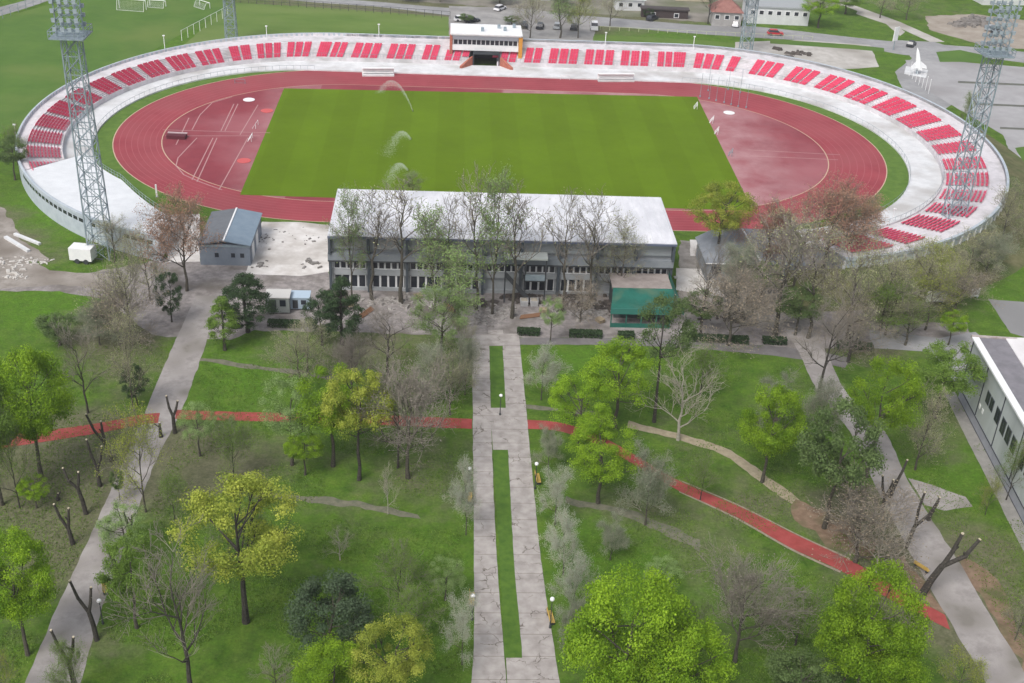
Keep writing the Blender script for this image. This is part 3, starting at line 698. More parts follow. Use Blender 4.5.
# ------------------------------------------------------------------ floodlight towers
def tower(base, H, wb, wt, label, rack=7.0, thick=.13, plat=True):
    t = empty('floodlight_tower', base); tag(t, label, 'floodlight tower', 'steel floodlight towers')
    mb = MB(); nseg = max(6, int(H/2.6))
    def cr(z, s):
        w = (wb+(wt-wb)*z/H)/2; return [Vector((a*w, b*w, z)) for a, b in ((-1,-1),(1,-1),(1,1),(-1,1))]
    for i in range(nseg):
        z0, z1 = H*i/nseg, H*(i+1)/nseg; A, B = cr(z0, 0), cr(z1, 0)
        for k in range(4):
            q = (k+1) % 4
            mb.tube(A[k], B[k], thick, n=4); mb.tube(B[k], B[q], thick*.55, n=4)
            mb.tube(A[k], B[q], thick*.5, n=3); mb.tube(A[q], B[k], thick*.5, n=3)
    mb.build('lattice_mast', steel, t)
    mb = MB(); w = wt*.5
    # ladder
    for z in [H*i/60 for i in range(61)]: mb.tube((-.25,0,z),(.25,0,z),.025,n=3)
    for x in (-.25,.25): mb.tube((x,0,0),(x,0,H),.04,n=4)
    mb.build('ladder', steel, t)
    mb = MB(); P = wt*1.05
    mb.box(-P,P,-P,P,H,H+.18)
    for k in range(4):
        c = [(-P,-P),(P,-P),(P,P),(-P,P)]; a, b_ = c[k], c[(k+1) % 4]
        for j in range(4):
            x, y = a[0]+(b_[0]-a[0])*j/4, a[1]+(b_[1]-a[1])*j/4; mb.tube((x,y,H+.18),(x,y,H+1.2),.05,n=4)
        for z in (.7, 1.2): mb.tube((*a,H+z),(*b_,H+z),.05,n=4)
    mb.build('platform', steel, t)
    mb = MB(); Wd = wt*.62
    for k in range(4):
        c = [(-Wd,-Wd),(Wd,-Wd),(Wd,Wd),(-Wd,Wd)]; mb.tube((*c[k],H),(*c[k],H+rack),thick*.9,n=4)
        for j in range(1, int(rack/1.3)+1):
            mb.tube((*c[k],H+1.3*j),(*c[(k+1) % 4],H+1.3*j),.06,n=4)
            mb.tube((*c[k],H+1.3*(j-1)),(*c[(k+1) % 4],H+1.3*j),.05,n=3)
    mb.build('lamp_rack', steel, t)
    lampm = mat('lamp housing', (.30,.35,.39), rough=.4)
    for j in range(1, int(rack/1.3)+1):
        for s in (-1, 1):
            for x in (-1.1, -.35, .35, 1.1):
                for fy in (0,):
                    m2 = MB(); X = x*Wd; Y = s*(Wd+.3); z = H+1.3*j
                    m2.hexa([(X-.24,Y-.1,z-.3),(X+.24,Y-.1,z-.3),(X+.24,Y+.22*s+.1,z-.2),(X-.24,Y+.22*s+.1,z-.2)], [(X-.3,Y-.1,z+.3),(X+.3,Y-.1,z+.3),(X+.3,Y+.1,z+.3),(X-.3,Y+.1,z+.3)])
                    m2.build('floodlight', lampm, t)
    return t
tower(at(102,256), 34.6, 3.1, 2.3, 'lattice floodlight tower rising over the white roofed left end of the stand', 9)
tower(at(950,230), 31.5, 3.0, 2.3, 'lattice floodlight tower leaning into the top right corner over the right bend', 9)
tower(at(232,44), 12.5, 2.6, 2.2, 'distant floodlight tower behind the upper left bend beside the practice field', 9)
tower(at(745,54), 14.5, 2.8, 2.4, 'distant floodlight tower behind the back rim near the far white building', 9)

# ------------------------------------------------------------------ main building
X0, X1, Y0, Y1, ZE, ZR = -28.6, 22.6, -68.2, -52.6, 9.2, 9.6
facade = mat('grey facade', (.31,.33,.345), (.38,.40,.415), .5, .75); facade2 = mat('darker grey cladding', (.19,.215,.24), (.25,.27,.29), .4, .7)  # balcony parapet cladding is a darker, bluer grey than the facade
bd = empty('main_grandstand_building', (X0, Y0, 0)); tag(bd, 'long grey two-storey stadium building with a plain white roof and window rows', 'building')
Lx, Ly = X1-X0, Y1-Y0
mb = MB(); mb.box(0, Lx, .6, Ly, 0, ZE-.45); mb.build('wall', facade, bd)
mb = MB(); mb.hexa([(-.2,-1.0,ZE),(Lx+.3,-1.0,ZE),(Lx+.3,Ly+.2,ZR),(-.2,Ly+.2,ZR)], [(-.2,-1.0,ZE+.3),(Lx+.3,-1.0,ZE+.3),(Lx+.3,Ly+.2,ZR+.3),(-.2,Ly+.2,ZR+.3)])
def roofmat():
    m = mat('white metal roof', (.56,.565,.60), (.74,.74,.77), .45, .5, c3=(.50,.51,.54), s3=.2, stretch=(1,.35,1))
    return m
mb.build('roof', roofmat(), bd)
mb = MB(); mb.box(-.2,Lx+.3,-1.12,-1.003,ZE-.12,ZE+.2); mb.build('gutter', mat('blue grey gutter', (.12,.14,.20), rough=.5), bd)
# upper recessed zone: two grey panel bands separated by dark gaps
mb = MB(); mb.box(0, Lx, .2, .6, 6.9, 8.5); mb.build('upper_panel', facade, bd)
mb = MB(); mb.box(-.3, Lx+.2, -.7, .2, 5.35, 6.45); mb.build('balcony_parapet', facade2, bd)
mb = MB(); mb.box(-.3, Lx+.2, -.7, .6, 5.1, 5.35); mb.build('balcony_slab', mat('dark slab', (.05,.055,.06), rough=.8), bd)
mb = MB(); mb.box(0, Lx, .1, .6, 4.75, 5.1); mb.box(0, Lx, .1, .6, 2.6, 3.5); mb.box(0, Lx, .1, .6, 0, .5); mb.build('facade_band', facade, bd)
ncol = 9
for k in range(ncol+1):
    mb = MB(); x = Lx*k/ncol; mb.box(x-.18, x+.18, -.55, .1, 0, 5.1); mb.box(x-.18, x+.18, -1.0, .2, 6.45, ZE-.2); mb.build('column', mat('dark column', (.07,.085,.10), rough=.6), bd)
fr = white_paint
for k in range(ncol):
    xa = Lx*k/ncol+.45; wd = (Lx/ncol-.9)
    f = MB(); f.box(xa, xa+wd, .36, .44, 3.5, 4.75)
    fo = f.build('window', fr, bd)
    for j in range(5):
        g_ = MB(); q = wd/5; g_.box(xa+q*j+.14, xa+q*(j+1)-.14, .30, .355, 3.68, 4.6); g_.build('pane', glass_dk, fo)
    if k in (4,) or k >= 7: continue
    f = MB(); f.box(xa, xa+wd, .36, .44, .5, 2.6); fo = f.build('window', fr if k < 4 else fr, bd)
    for j in range(4):
        g_ = MB(); q = wd/4; g_.box(xa+q*j+.16, xa+q*(j+1)-.16, .30, .355, .6, 2.45); g_.build('pane', glass_dk, fo)
# roof standing seams
mb = MB()
k = 0
while k*1.5 < Lx:
    x = k*1.5; mb.hexa([(x,-.99,ZE+.302),(x+.05,-.99,ZE+.302),(x+.05,Ly+.2,ZR+.302),(x,Ly+.2,ZR+.302)], [(x,-.99,ZE+.36),(x+.05,-.99,ZE+.36),(x+.05,Ly+.2,ZR+.36),(x,Ly+.2,ZR+.36)]); k += 1
mb.build('roof_seam', mat('seam', (.66,.67,.70), rough=.5), bd)['kind'] = 'stuff'
# entrance stair with pale canopy
e = empty('entrance_stair', (-1.0, -70.0, 0)); tag(e, 'dark steel entrance stair under a pale flat canopy at the building front', 'stairs')
mb = MB(); mb.box(-1.8,4.6,-1.2,1.0,7.2,7.5); mb.build('canopy', mat('pale canopy', (.42,.45,.43), rough=.7), e)
for x, y in ((-1.6,-1),(1.4,-1),(4.4,-1)):
    mb = MB(); mb.box(x-.1,x+.1,y-.1,y+.1,0,7.2); mb.build('post', steel_dk, e)
mb = MB()
for k in range(10): mb.box(-1.4+k*.34,-1.06+k*.34,-1.1,-.2,4.1-k*.4,4.3-k*.4)
mb.hexa([(-1.5,-1.15,4.2),(-1.4,-1.15,4.2),(2.1,-1.15,.2),(2.0,-1.15,.2)], [(-1.5,-1.1,5.1),(-1.4,-1.1,5.1),(2.1,-1.1,1.1),(2.0,-1.1,1.1)])
mb.box(1.2,4.5,-1.1,.9,3.6,3.8); mb.build('flight', steel_dk, e)
mb = MB(); mb.box(1.4,4.3,-1.12,-1.08,3.8,4.8); mb.build('balustrade', steel, e)
# green roofed entrance pavilion
gp = empty('green_roof_pavilion', (12.9, -77.6, 0)); tag(gp, 'low entrance pavilion with green sheet roof in front of the grey building', 'pavilion')
green = mat('green sheet', (.014,.10,.075), (.022,.14,.105), .5, .6, c3=(.08,.15,.10), s3=.3)
mb = MB(); mb.hexa([(-.4,-.6,3.0),(8.6,-.6,3.0),(9.6,4.3,3.9),(.4,4.3,3.9)], [(-.4,-.6,3.15),(8.6,-.6,3.15),(9.6,4.3,4.05),(.4,4.3,4.05)]); mb.build('roof', green, gp)
mb = MB(); mb.box(-.42,8.6,-.75,-.61,2.35,3.25); mb.build('fascia', mat('teal fascia', (.04,.17,.14), rough=.5), gp)
mb = MB(); mb.box(.3,9.2,4.3,9.2,3.9,4.1); mb.build('terrace_slab', mat('tan terrace', (.25,.215,.20), (.34,.30,.28), .8, .9), gp)
mb = MB(); mb.box(.6,9.0,2.5,9.1,0,3.2); mb.build('wall', mat('dark glazed wall', (.05,.07,.07), (.09,.11,.11), .8, .6), gp)
for x in (-.2, 2.0, 4.2, 6.4, 8.4):
    mb = MB(); mb.box(x-.08,x+.08,-.5,-.34,0,2.98); mb.build('post', green, gp)
mb = MB(); mb.box(-.2,8.4,-.46,-.40,0,.7); mb.build('low_wall', green, gp)
mb = MB(); mb.hexa([(9.2,4.3,3.9),(10.2,-.3,2.2),(10.35,-.3,2.2),(9.4,9.0,3.9)], [(9.2,4.3,4.6),(10.2,-.3,3.0),(10.35,-.3,3.0),(9.4,9.0,4.6)]); mb.build('side_panel', green, gp)

# blue grey gabled building left
bb = empty('gabled_building', (-49.5, -60.6, 0)); tag(bb, 'small blue grey gabled building between the bare tree and the concrete slab', 'building')
wallb = mat('blue grey wall', (.16,.19,.235), (.20,.23,.27), .6, .7)
mb = MB(); Wd, Dp, h = 7.7, 12.0, 3.6
mb.box(0,Wd,0,Dp,0,h); mb.build('wall', wallb, bb)
mb = MB(); rx = Wd*.5
mb.hexa([(0,0,h),(Wd,0,h),(rx,0,h)], [(0,.3,h),(Wd,.3,h),(rx,.3,h)]) if False else None
mb.quad((-.25,-.3,h),(rx,-.3,h+.75),(rx,Dp+.3,h+.75),(-.25,Dp+.3,h)); mb.quad((-.25,-.3,h-.12),(-.25,Dp+.3,h-.12),(rx,Dp+.3,h+.6),(rx,-.3,h+.6)); mb.quad((-.25,-.3,h-.12),(rx,-.3,h+.6),(rx,-.3,h+.75),(-.25,-.3,h))
mb.quad((-.25,-.3,h-.12),(-.25,-.3,h),(-.25,Dp+.3,h),(-.25,Dp+.3,h-.12)); mb.build('roof', mat('dark slate roof', (.115,.125,.14), (.15,.16,.175), .8, .6), bb)
mb = MB(); mb.quad((rx,-.3,h+.75),(Wd+.25,-.3,h),(Wd+.25,Dp+.3,h),(rx,Dp+.3,h+.75)); mb.quad((rx,-.3,h+.6),(Wd+.25,-.3,h-.12),(Wd+.25,-.3,h),(rx,-.3,h+.75)); mb.quad((Wd+.25,-.3,h-.12),(Wd+.25,Dp+.3,h-.12),(Wd+.25,Dp+.3,h),(Wd+.25,-.3,h))
mb.build('roof', mat('blue steel roof', (.17,.23,.29), (.21,.27,.33), .8, .5), bb)
mb = MB(); mb.box(rx-.12,rx+.12,-.32,Dp+.32,h+.70,h+.84); mb.build('ridge', white_paint, bb)
for x in (2.3, 4.8, 6.2):
    mb = MB(); mb.box(x,x+.6,-.05,-.001,1.4,2.1); mb.build('window', glass_dk, bb)
mb = MB(); mb.box(-.05,Wd+.05,-.06,-.003,h-.45,h-.12); mb.build('trim', steel, bb)
mb = MB(); mb.box(Wd+.001,Wd+.06,2,4,0,2.6); mb.box(Wd+.001,Wd+.06,6,8,0,2.6); mb.build('door', white_paint, bb)

# hip roofed building right
hb = empty('hip_roof_building', (29.2, -62.6, 0)); tag(hb, 'low building with a grey slate hip roof and white ridge right of the main building', 'building')
mb = MB(); mb.box(.4,15.5,.4,9.2,0,3.2); mb.build('wall', mat('pale grey wall', (.22,.24,.26), (.28,.30,.32), .8, .8), hb)
mb = MB(); h0, h1 = 3.2, 5.2
mb.quad((0,0,h0),(9,0,h0),(7.4,9.3,h1),(3,9.3,h1)); mb.build('roof', mat('slate hip roof', (.20,.22,.25), (.26,.28,.31), .6, .6), hb)
mb = MB(); mb.quad((9,0,h0),(16,0,h0),(16,9.3,h1),(7.4,9.3,h1)); mb.quad((0,0,h0),(3,9.3,h1),(0,9.8,h0)); mb.quad((0,9.8,h0),(3,9.3,h1),(16,9.3,h1),(16,9.8,h0)); mb.quad((16,0,h0),(16,9.8,h0),(16,9.3,h1)); mb.build('roof', MATS['slate hip roof'], hb)
mb = MB(); mb.tube((9,-.02,h0+.05),(7.4,9.3,h1+.05),.14,n=4); mb.tube((0,-.02,h0+.02),(9,-.02,h0+.02),.09,n=4); mb.build('ridge', white_paint, hb)
for x in (1.2, 4.2, 7.0):
    mb = MB(); mb.box(x,x+1.5,.3,.39,1.2,2.5); mb.build('window', glass_dk, hb)

# industrial hall on the right
a = at(958.5, 398); b_ = at(1024, 524)
hl = empty('industrial_hall', (a.x, a.y, 0)); tag(hl, 'pale industrial hall with a dark base line and white roof at the right edge', 'building')
dirv = (b_-a).normalized(); hl.rotation_euler = (0, 0, math.atan2(dirv.y, dirv.x))   # local x runs along the wall towards the viewer
Lh, Wh, Hh = 46.0, 26.0, 9.2
wallh = mat('hall cladding', (.42,.455,.46), (.53,.56,.56), .35, .75, c3=(.32,.35,.34), s3=.1, stretch=(1,1,.2))
mb = MB(); mb.box(0,Lh,0,Wh,1.5,Hh); mb.build('wall', wallh, hl)
mb = MB(); mb.box(-.05,Lh,-.06,Wh,0,1.5); mb.build('plinth', mat('lilac grey plinth', (.30,.31,.36), (.37,.38,.42), .6, .8), hl)
mb = MB(); mb.box(-.06,Lh,-.12,-.061,1.42,1.56) ; mb.box(-.05,Lh,-.10,-.061,0,.14)
for x in (6.5, 13.5, 20.5, 27.5, 34.5): mb.box(x,x+.14,-.09,-.002,1.56,Hh)
mb.box(-.08,.10,-.10,-.001,1.56,Hh)
mb.build('joint_trim', mat('dark trim', (.06,.065,.08), rough=.6), hl)
for x, z, w_, h_ in ((2.6,5.6,1.1,1.6),(8.2,5.6,1.3,1.7),(9.7,5.6,1.3,1.7),(12.0,5.5,1.5,2.0),(14.3,5.4,1.5,2.1),(16.2,5.4,1.5,2.1),(18.2,5.4,1.5,2.1),(21.4,5.4,1.5,2.1),(23.4,5.4,1.5,2.1),(25.4,5.4,1.5,2.1)):
    mb = MB(); mb.box(x,x+w_,-.05,-.002,z-h_/2,z+h_/2); f = mb.build('window', mat('window frame grey', (.10,.11,.12), rough=.6), hl)
    mb = MB(); mb.box(x+.1,x+w_/2-.04,-.07,-.052,z-h_/2+.1,z+h_/2-.1); mb.box(x+w_/2+.04,x+w_-.1,-.07,-.052,z-h_/2+.1,z+h_/2-.1); mb.build('pane', glass_dk, f)
for x in (6.9, 8.1):
    mb = MB(); mb.box(x,x+.5,-.07,-.002,3.0,3.6); mb.build('sign_plate', white_paint, hl)
mb = MB(); mb.box(-.4,Lh,-.4,.5,Hh,Hh+.25); mb.build('eave', white_paint, hl)
mb = MB(); mb.box(-.4,Lh,.5,4.0,Hh,Hh+.18); mb.build('roof', mat('grey felt roof', (.17,.165,.18), (.23,.22,.24), .6, .9), hl)
mb = MB(); mb.hexa([(-.4,4.0,Hh),(Lh,4.0,Hh),(Lh,Wh+.4,Hh),(-.4,Wh+.4,Hh)], [(-.4,4.0,Hh+.3),(Lh,4.0,Hh+.3),(Lh,Wh+.4,Hh+1.2),(-.4,Wh+.4,Hh+1.2)]); mb.build('roof', mat('white hall roof', (.62,.60,.60), (.72,.70,.70), .4, .6), hl)
mb = MB(); mb.box(-.42,-.05,-.4,Wh+.4,Hh-.2,Hh+.36); mb.build('verge', mat('rusty verge', (.30,.24,.22), (.5,.46,.44), 1.2, .8), hl)
patch('hall_footway', None, lightgravel, .026, .1, world=[(a+dirv*t_+Vector((dirv.y, -dirv.x, 0))*s_).xy for t_, s_ in ((-1,0),(46,0),(46,1.8),(-1,1.8))]) if False else None
nrm = Vector((dirv.y, -dirv.x, 0)); nrm = nrm if nrm.x < 0 else -nrm
patch('hall_footway', None, mat('grey footway', (.22,.215,.20), (.30,.29,.27), .8, .9), .026, .1, world=[(a+dirv*t_+nrm*s_).xy for t_, s_ in ((-1.5,.1),(46,.1),(46,1.7),(-1.5,1.7))])

# ------------------------------------------------------------------ far town
def house(loc, rz, w_, d_, h_, rh, wm, rm, label, name='house', flat=False, nw=3):
    o = empty(name, loc, rz); tag(o, label, 'building')
    mb = MB(); mb.box(-w_/2,w_/2,-d_/2,d_/2,0,h_); mb.build('wall', wm, o)
    mb = MB()
    if flat: mb.box(-w_/2-.3,w_/2+.3,-d_/2-.3,d_/2+.3,h_,h_+.4)
    else:
        e_ = .5; c = [(-w_/2-e_,-d_/2-e_,h_),(w_/2+e_,-d_/2-e_,h_),(w_/2+e_,d_/2+e_,h_),(-w_/2-e_,d_/2+e_,h_)]; r0 = (-max(w_-d_,.5)/2,0,h_+rh); r1 = (max(w_-d_,.5)/2,0,h_+rh)
        mb.quad(c[0],c[1],r1,r0); mb.quad(c[1],c[2],r1); mb.quad(c[2],c[3],r0,r1); mb.quad(c[3],c[0],r0); mb.quad(*c[::-1])
    rf = mb.build('roof', rm, o)
    if not flat: mb = MB(); mb.box(.8,1.5,.3,.9,h_+rh*.5,h_+rh+.9); mb.build('chimney', brick, rf)
    for k in range(nw):
        x = -w_/2+w_*(k+.5)/nw; mb = MB(); mb.box(x-.7,x+.7,-d_/2-.06,-d_/2-.002,h_-2.0,h_-.7); f = mb.build('window', white_paint, o)
        mb = MB(); mb.box(x-.55,x+.55,-d_/2-.09,-d_/2-.062,h_-1.85,h_-.85); mb.build('pane', glass_dk, f)
    return o
redroof = mat('red tile roof', (.22,.10,.085), (.30,.15,.13), 1, .85)
gw = mat('grey render', (.30,.29,.28), (.38,.37,.36), .6, .9); ww = mat('white render', (.55,.56,.57), (.64,.65,.66), .5, .9); tanw = mat('tan render', (.42,.36,.28), rough=.9)
house(at(724,23), -.05, 8, 7, 3.8, 3.2, gw, redroof, 'grey house with a red hip roof behind the far road')
house(at(774,20), -.05, 17, 10, 4.5, 1, ww, mat('grey flat roof', (.33,.35,.36), rough=.8), 'long white flat roofed building beside the far right tower', flat=True, nw=7)
house(at(664,17), -.05, 13, 2.5, 2.2, 1, mat('dark brown wall', (.06,.045,.045), rough=.9), mat('dark roof', (.07,.06,.06), rough=.9), 'low dark shed row beside the far road', 'shed', flat=True, nw=2)
house(at(628,8), .05, 8, 6, 3.0, 1.5, ww, mat('pale roof', (.5,.5,.5), rough=.8), 'small white shed under the trees behind the far road', 'shed')
house(at(690,-2), 0, 10, 8, 4.0, 2.8, tanw, redroof, 'tan house at the top edge left of the red roofed house')
house(at(1000,2), .1, 16, 8, 4.0, 1, ww, mat('pale roof', (.5,.5,.5)), 'white low building at the top right corner beyond the dirt lot', flat=True, nw=4)
house(at(560,-2), 0, 12, 8, 4.0, 2.5, gw, mat('brown roof', (.16,.12,.10), rough=.9), 'brown roofed house among trees at the top centre')

def car(loc, rz, paint, label, van=False):
    o = empty('parked_car', loc, rz); tag(o, label, 'van' if van else 'car', 'vehicles on the far roads')
    L, W = (5.4, 2.0) if van else (4.3, 1.75)
    mb = MB(); zb = 1.35 if van else .85
    mb.hexa([(-L/2,-W/2,.3),(L/2,-W/2,.3),(L/2,W/2,.3),(-L/2,W/2,.3)], [(-L/2+.1,-W/2+.06,zb),(L/2-.12,-W/2+.06,zb-.08),(L/2-.12,W/2-.06,zb-.08),(-L/2+.1,W/2-.06,zb)])
    tp = 2.1 if van else 1.42
    mb.hexa([(-L*.36,-W/2+.2,tp),(L*.1,-W/2+.2,tp),(L*.1,W/2-.2,tp),(-L*.36,W/2-.2,tp)], [(-L*.35,-W/2+.22,tp+.06),(L*.09,-W/2+.22,tp+.06),(L*.09,W/2-.22,tp+.06),(-L*.35,W/2-.22,tp+.06)])
    mb.build('body', paint, o)
    mb = MB(); mb.hexa([(-L*.44,-W/2+.1,zb),(L*.26,-W/2+.1,zb-.03),(L*.26,W/2-.1,zb-.03),(-L*.44,W/2-.1,zb)], [(-L*.36,-W/2+.22,tp),(L*.1,-W/2+.22,tp),(L*.1,W/2-.22,tp),(-L*.36,W/2-.22,tp)]); mb.build('window', glass_dk, o)
    for x in (-L*.31, L*.31):
        for y in (-W/2+.02, W/2-.02):
            mb = MB(); mb.tube((x,y-.12,.33),(x,y+.12,.33),.33,n=12); mb.build('wheel', steel_dk, o)
    return o
pr_ = mat('red car paint', (.45,.03,.04), rough=.3); pk_ = mat('dark car paint', (.03,.033,.04), rough=.3); pw_ = mat('white car paint', (.7,.7,.72), rough=.3); ps_ = mat('silver car paint', (.32,.34,.36), rough=.35)
def P3(x, y, z=.03): p = at(x, y); return (p.x, p.y, z)
car(P3(775,35), -.05, pr_, 'red car on the far road near the white building')
car(P3(540,28), 1.4, pk_, 'dark car parked second from the left behind the back stand'); car(P3(524,27), 1.5, pk_, 'dark car parked nearest the commentary box behind the back stand')
car(P3(557,28), 1.4, ps_, 'silver car parked between two dark cars behind the back stand'); car(P3(574,29), 1.4, pk_, 'dark car parked under the yellow green tree behind the back stand')
car(P3(594,29), 1.5, pw_, 'white van at the right end of the row behind the back stand', True)
car(P3(652,20), .9, pk_, 'dark car on the far road by the dark sheds'); car(P3(736,26), 1.2, pw_, 'white car beside the red roofed house'); car(P3(500,10), 1.0, pw_, 'white car under trees above the commentary box')
car(P3(911,46), 1.0, pk_, 'dark car at the junction above the white aircraft monument'); car(P3(462,21), .2, pw_, 'white car just left above the commentary box'); car(P3(472,22), .4, pk_, 'dark car right of a white car above the commentary box')
for k, (x, y) in enumerate([(990,30),(996,33)]): car(P3(x, y), .8, pk_ if k else ps_, ['silver car on the dirt lot at the top right','dark car on the dirt lot at the top right'][k])

# aircraft monument
mo = empty('aircraft_monument', P3(917, 74)); tag(mo, 'white aircraft monument on a pole beside the junction', 'monument'); mo.rotation_euler = (0, 0, .3); mo.scale = (.72, .72, .72)
mb = MB(); mb.tube((0,0,0),(0,.2,2.2),.4,.3,8); mb.build('pylon', steel, mo)
mb = MB(); P_ = [((0,-.6,1.4),.35),((0,-.1,2.4),.75),((0,.9,4.6),.8),((0,1.9,6.8),.55),((0,2.6,8.3),.1)]
for (q, r0), (s_, r1) in zip(P_, P_[1:]): mb.tube(q, s_, r0, r1, 10)
mb.build('fuselage', white_paint, mo)
for s in (-1, 1):
    mb = MB(); mb.hexa([(s*.3,0,2.2),(s*.3,.9,4.6),(s*3.2,.1,2.6),(s*3.3,-.3,1.7)], [(s*.3,-.2,2.25),(s*.3,.7,4.65),(s*3.2,-.02,2.62),(s*3.3,-.42,1.72)]); mb.build('wing', white_paint, mo)
mb = MB(); mb.hexa([(-.08,-.6,1.5),(.08,-.6,1.5),(.08,0,3.0),(-.08,0,3.0)], [(-.06,-2.2,1.9),(.06,-2.2,1.9),(.06,-1.9,2.6),(-.06,-1.9,2.6)]); mb.build('tail_fin', white_paint, mo)
patch('monument_base', [(906,66),(928,70),(926,78),(904,74)], concrete_white, .03, 0)
# billboard
bl = empty('billboard', P3(893, 50), .6); tag(bl, 'small pale upright sign board beside the far road junction', 'sign')
mb = MB(); mb.tube((0,0,0),(0,0,3),.12,n=6); mb.build('post', steel, bl); mb = MB(); mb.box(-.9,.9,-.12,.12,2.4,6.0); mb.build('board', white_paint, bl)
# row of slim bollard flags near the monument
fp = None
for k in range(7):
    p = P3(909+k*3.2, 76+k*3.0)
    if fp is None:
        fp = empty('flag_pole', p); mb = MB(); mb.tube((0,0,0),(0,0,3.4),.07,.05,5); mb.build('pole', white_paint, fp); mb = MB(); mb.sphere((0,0,3.45),.12,6,4); mb.build('finial', white_paint, fp); o = fp
    else: o = copy_tree(fp); o.location = p
    tag(o, 'slim white pole, %s from the monument in the diagonal row below it' % ORD[k], 'pole', 'pole row below the monument')

# practice field fences and goals
def fence(a, b_, n_, h_, label, rails=2, m=steel):
    a = Vector(a); b_ = Vector(b_); o = empty('mesh_fence', a); tag(o, label, 'fence')
    for k in range(n_+1):
        p = (b_-a)*(k/n_); mb = MB(); mb.tube((p.x,p.y,0),(p.x,p.y,h_),.07,n=4); mb.build('post', m, o)
    mb = MB()
    for j in range(rails): z = h_*(j+1)/rails-.05; mb.tube((0,0,z),(b_.x-a.x,b_.y-a.y,z),.045,n=4)
    mb.build('rail', m, o); return o
fence(P3(182,41), P3(228,16), 8, 2.6, 'white posted fence running from the stand to the far left tower', 1, white_paint)
fence(P3(-5,22), P3(48,0), 7, 2.2, 'fence along the road at the top left corner', 2)
fence(P3(232,2), P3(450,19), 26, 2.0, 'dark fence along the road behind the second practice field', 2, steel_dk)
fence(P3(600,30), P3(812,40), 22, 1.0, 'pale low fence along the grass strip behind the back rim', 1, mat('pale yellow rail', (.5,.52,.35), rough=.7))
def goal(loc, rz, label, s=1.0):
    o = empty('football_goal', loc, rz); tag(o, label, 'goal', 'white goals on the practice fields')
    mb = MB(); w_ = 3.66*s; h_ = 2.44*s
    for x in (-w_, w_): mb.tube((x,0,0),(x,0,h_),.09,n=6); mb.tube((x,0,h_),(x,1.2,h_),.05,n=4); mb.tube((x,1.2,h_),(x,2.0,0),.05,n=4)
    mb.tube((-w_,0,h_),(w_,0,h_),.09,n=6); mb.tube((-w_,2,0),(w_,2,0),.05,n=4); mb.build('frame', white_paint, o)
    mb = MB()
    for k in range(1, 20): x = -w_+2*w_*k/20; mb.tube((x,1.2,h_),(x,2.0,0),.012,n=3)
    for k in range(1, 8): t_ = k/8; mb.tube((-w_,1.2+.8*t_,h_*(1-t_)),(w_,1.2+.8*t_,h_*(1-t_)),.012,n=3)
    mb.build('net', white_paint, o)
goal(P3(133,9), 3.0, 'white football goal at the top of the left practice field'); goal(P3(158,6), 3.0, 'smaller white goal right of the large one on the practice field', .6)
goal(P3(205,7), 2.4, 'small white goal by the fence near the far left tower', .6)

# ------------------------------------------------------------------ items on the infield
hm = empty('high_jump_bed', P3(177,138), -.05); tag(hm, 'dark red high jump landing bed on the left infield', 'landing mat')
mb = MB(); mb.box(-1.8,1.8,-.9,.9,0,.7); mb.build('mat', mat('dark red mat', (.10,.02,.03), rough=.7), hm)
mb = MB(); mb.box(-1.9,1.9,.5,1.0,.7,.85); mb.build('cover', mat('pale cover', (.45,.35,.36), rough=.7), hm)
for (x, y, lb, cc) in [(249,100,'white throwing circle on the left infield',None),(729,113,'white throwing circle by the net poles on the right infield',None)]:
    o = empty('throwing_circle', P3(x, y, .05)); tag(o, lb, 'throwing circle', 'white throwing circles'); mb = MB(); mb.tube((0,0,0),(0,0,.06),1.25,n=24); mb.build('disc', white_paint, o)
for k, (x, y) in enumerate([(267,111),(244,161)]):
    o = empty('discus_circle', P3(x, y, .05)); tag(o, ['red ring near the upper left corner of the pitch','red ring near the lower left corner of the pitch'][k], 'throwing circle', 'red throwing rings')
    mb = MB(); mb.tube((0,0,0),(0,0,.05),1.3,n=20); mb.build('disc', mat('bright red ring', (.55,.10,.10), rough=.6), o)
def fold_goal(x, y, rz, lb, c):
    o = empty('folded_goal', P3(x, y, .04), rz); o.scale = (.7, .7, .7); tag(o, lb, 'goal', 'small frames beside the pitch')
    mb = MB(); mb.tube((-1.6,0,0),(-1.6,0,1.5),.06,n=5); mb.tube((1.6,0,0),(1.6,0,1.5),.06,n=5); mb.tube((-1.6,0,1.5),(1.6,0,1.5),.06,n=5); mb.tube((-1.6,0,1.5),(-1.6,1,0),.05,n=4); mb.tube((1.6,0,1.5),(1.6,1,0),.05,n=4); mb.tube((-1.6,1,0),(1.6,1,0),.05,n=4)
    mb.build('frame', c, o); mb = MB()
    for k in range(9): X = -1.5+3*k/8; mb.tube((X,.02,1.45),(X,1,0),.02,n=3)
    mb.build('net', c, o)
fold_goal(252,140,1.6,'small white frame left of the pitch edge', white_paint); fold_goal(257,127,1.5,'second white frame higher along the left pitch edge', white_paint)
fold_goal(240,84,0,'grey frame on the upper left of the track', steel); fold_goal(697,108,1.4,'pale frame at the upper right corner of the pitch', white_paint)
fold_goal(713,122,1.3,'pale frame below the upper right corner of the pitch', white_paint); fold_goal(718,133,1.3,'pale frame midway down the right pitch edge', white_paint)
fold_goal(732,155,1.3,'grey frame low on the right pitch edge', steel); fold_goal(565,80,0,'pale frame on the far straight of the track', white_paint)
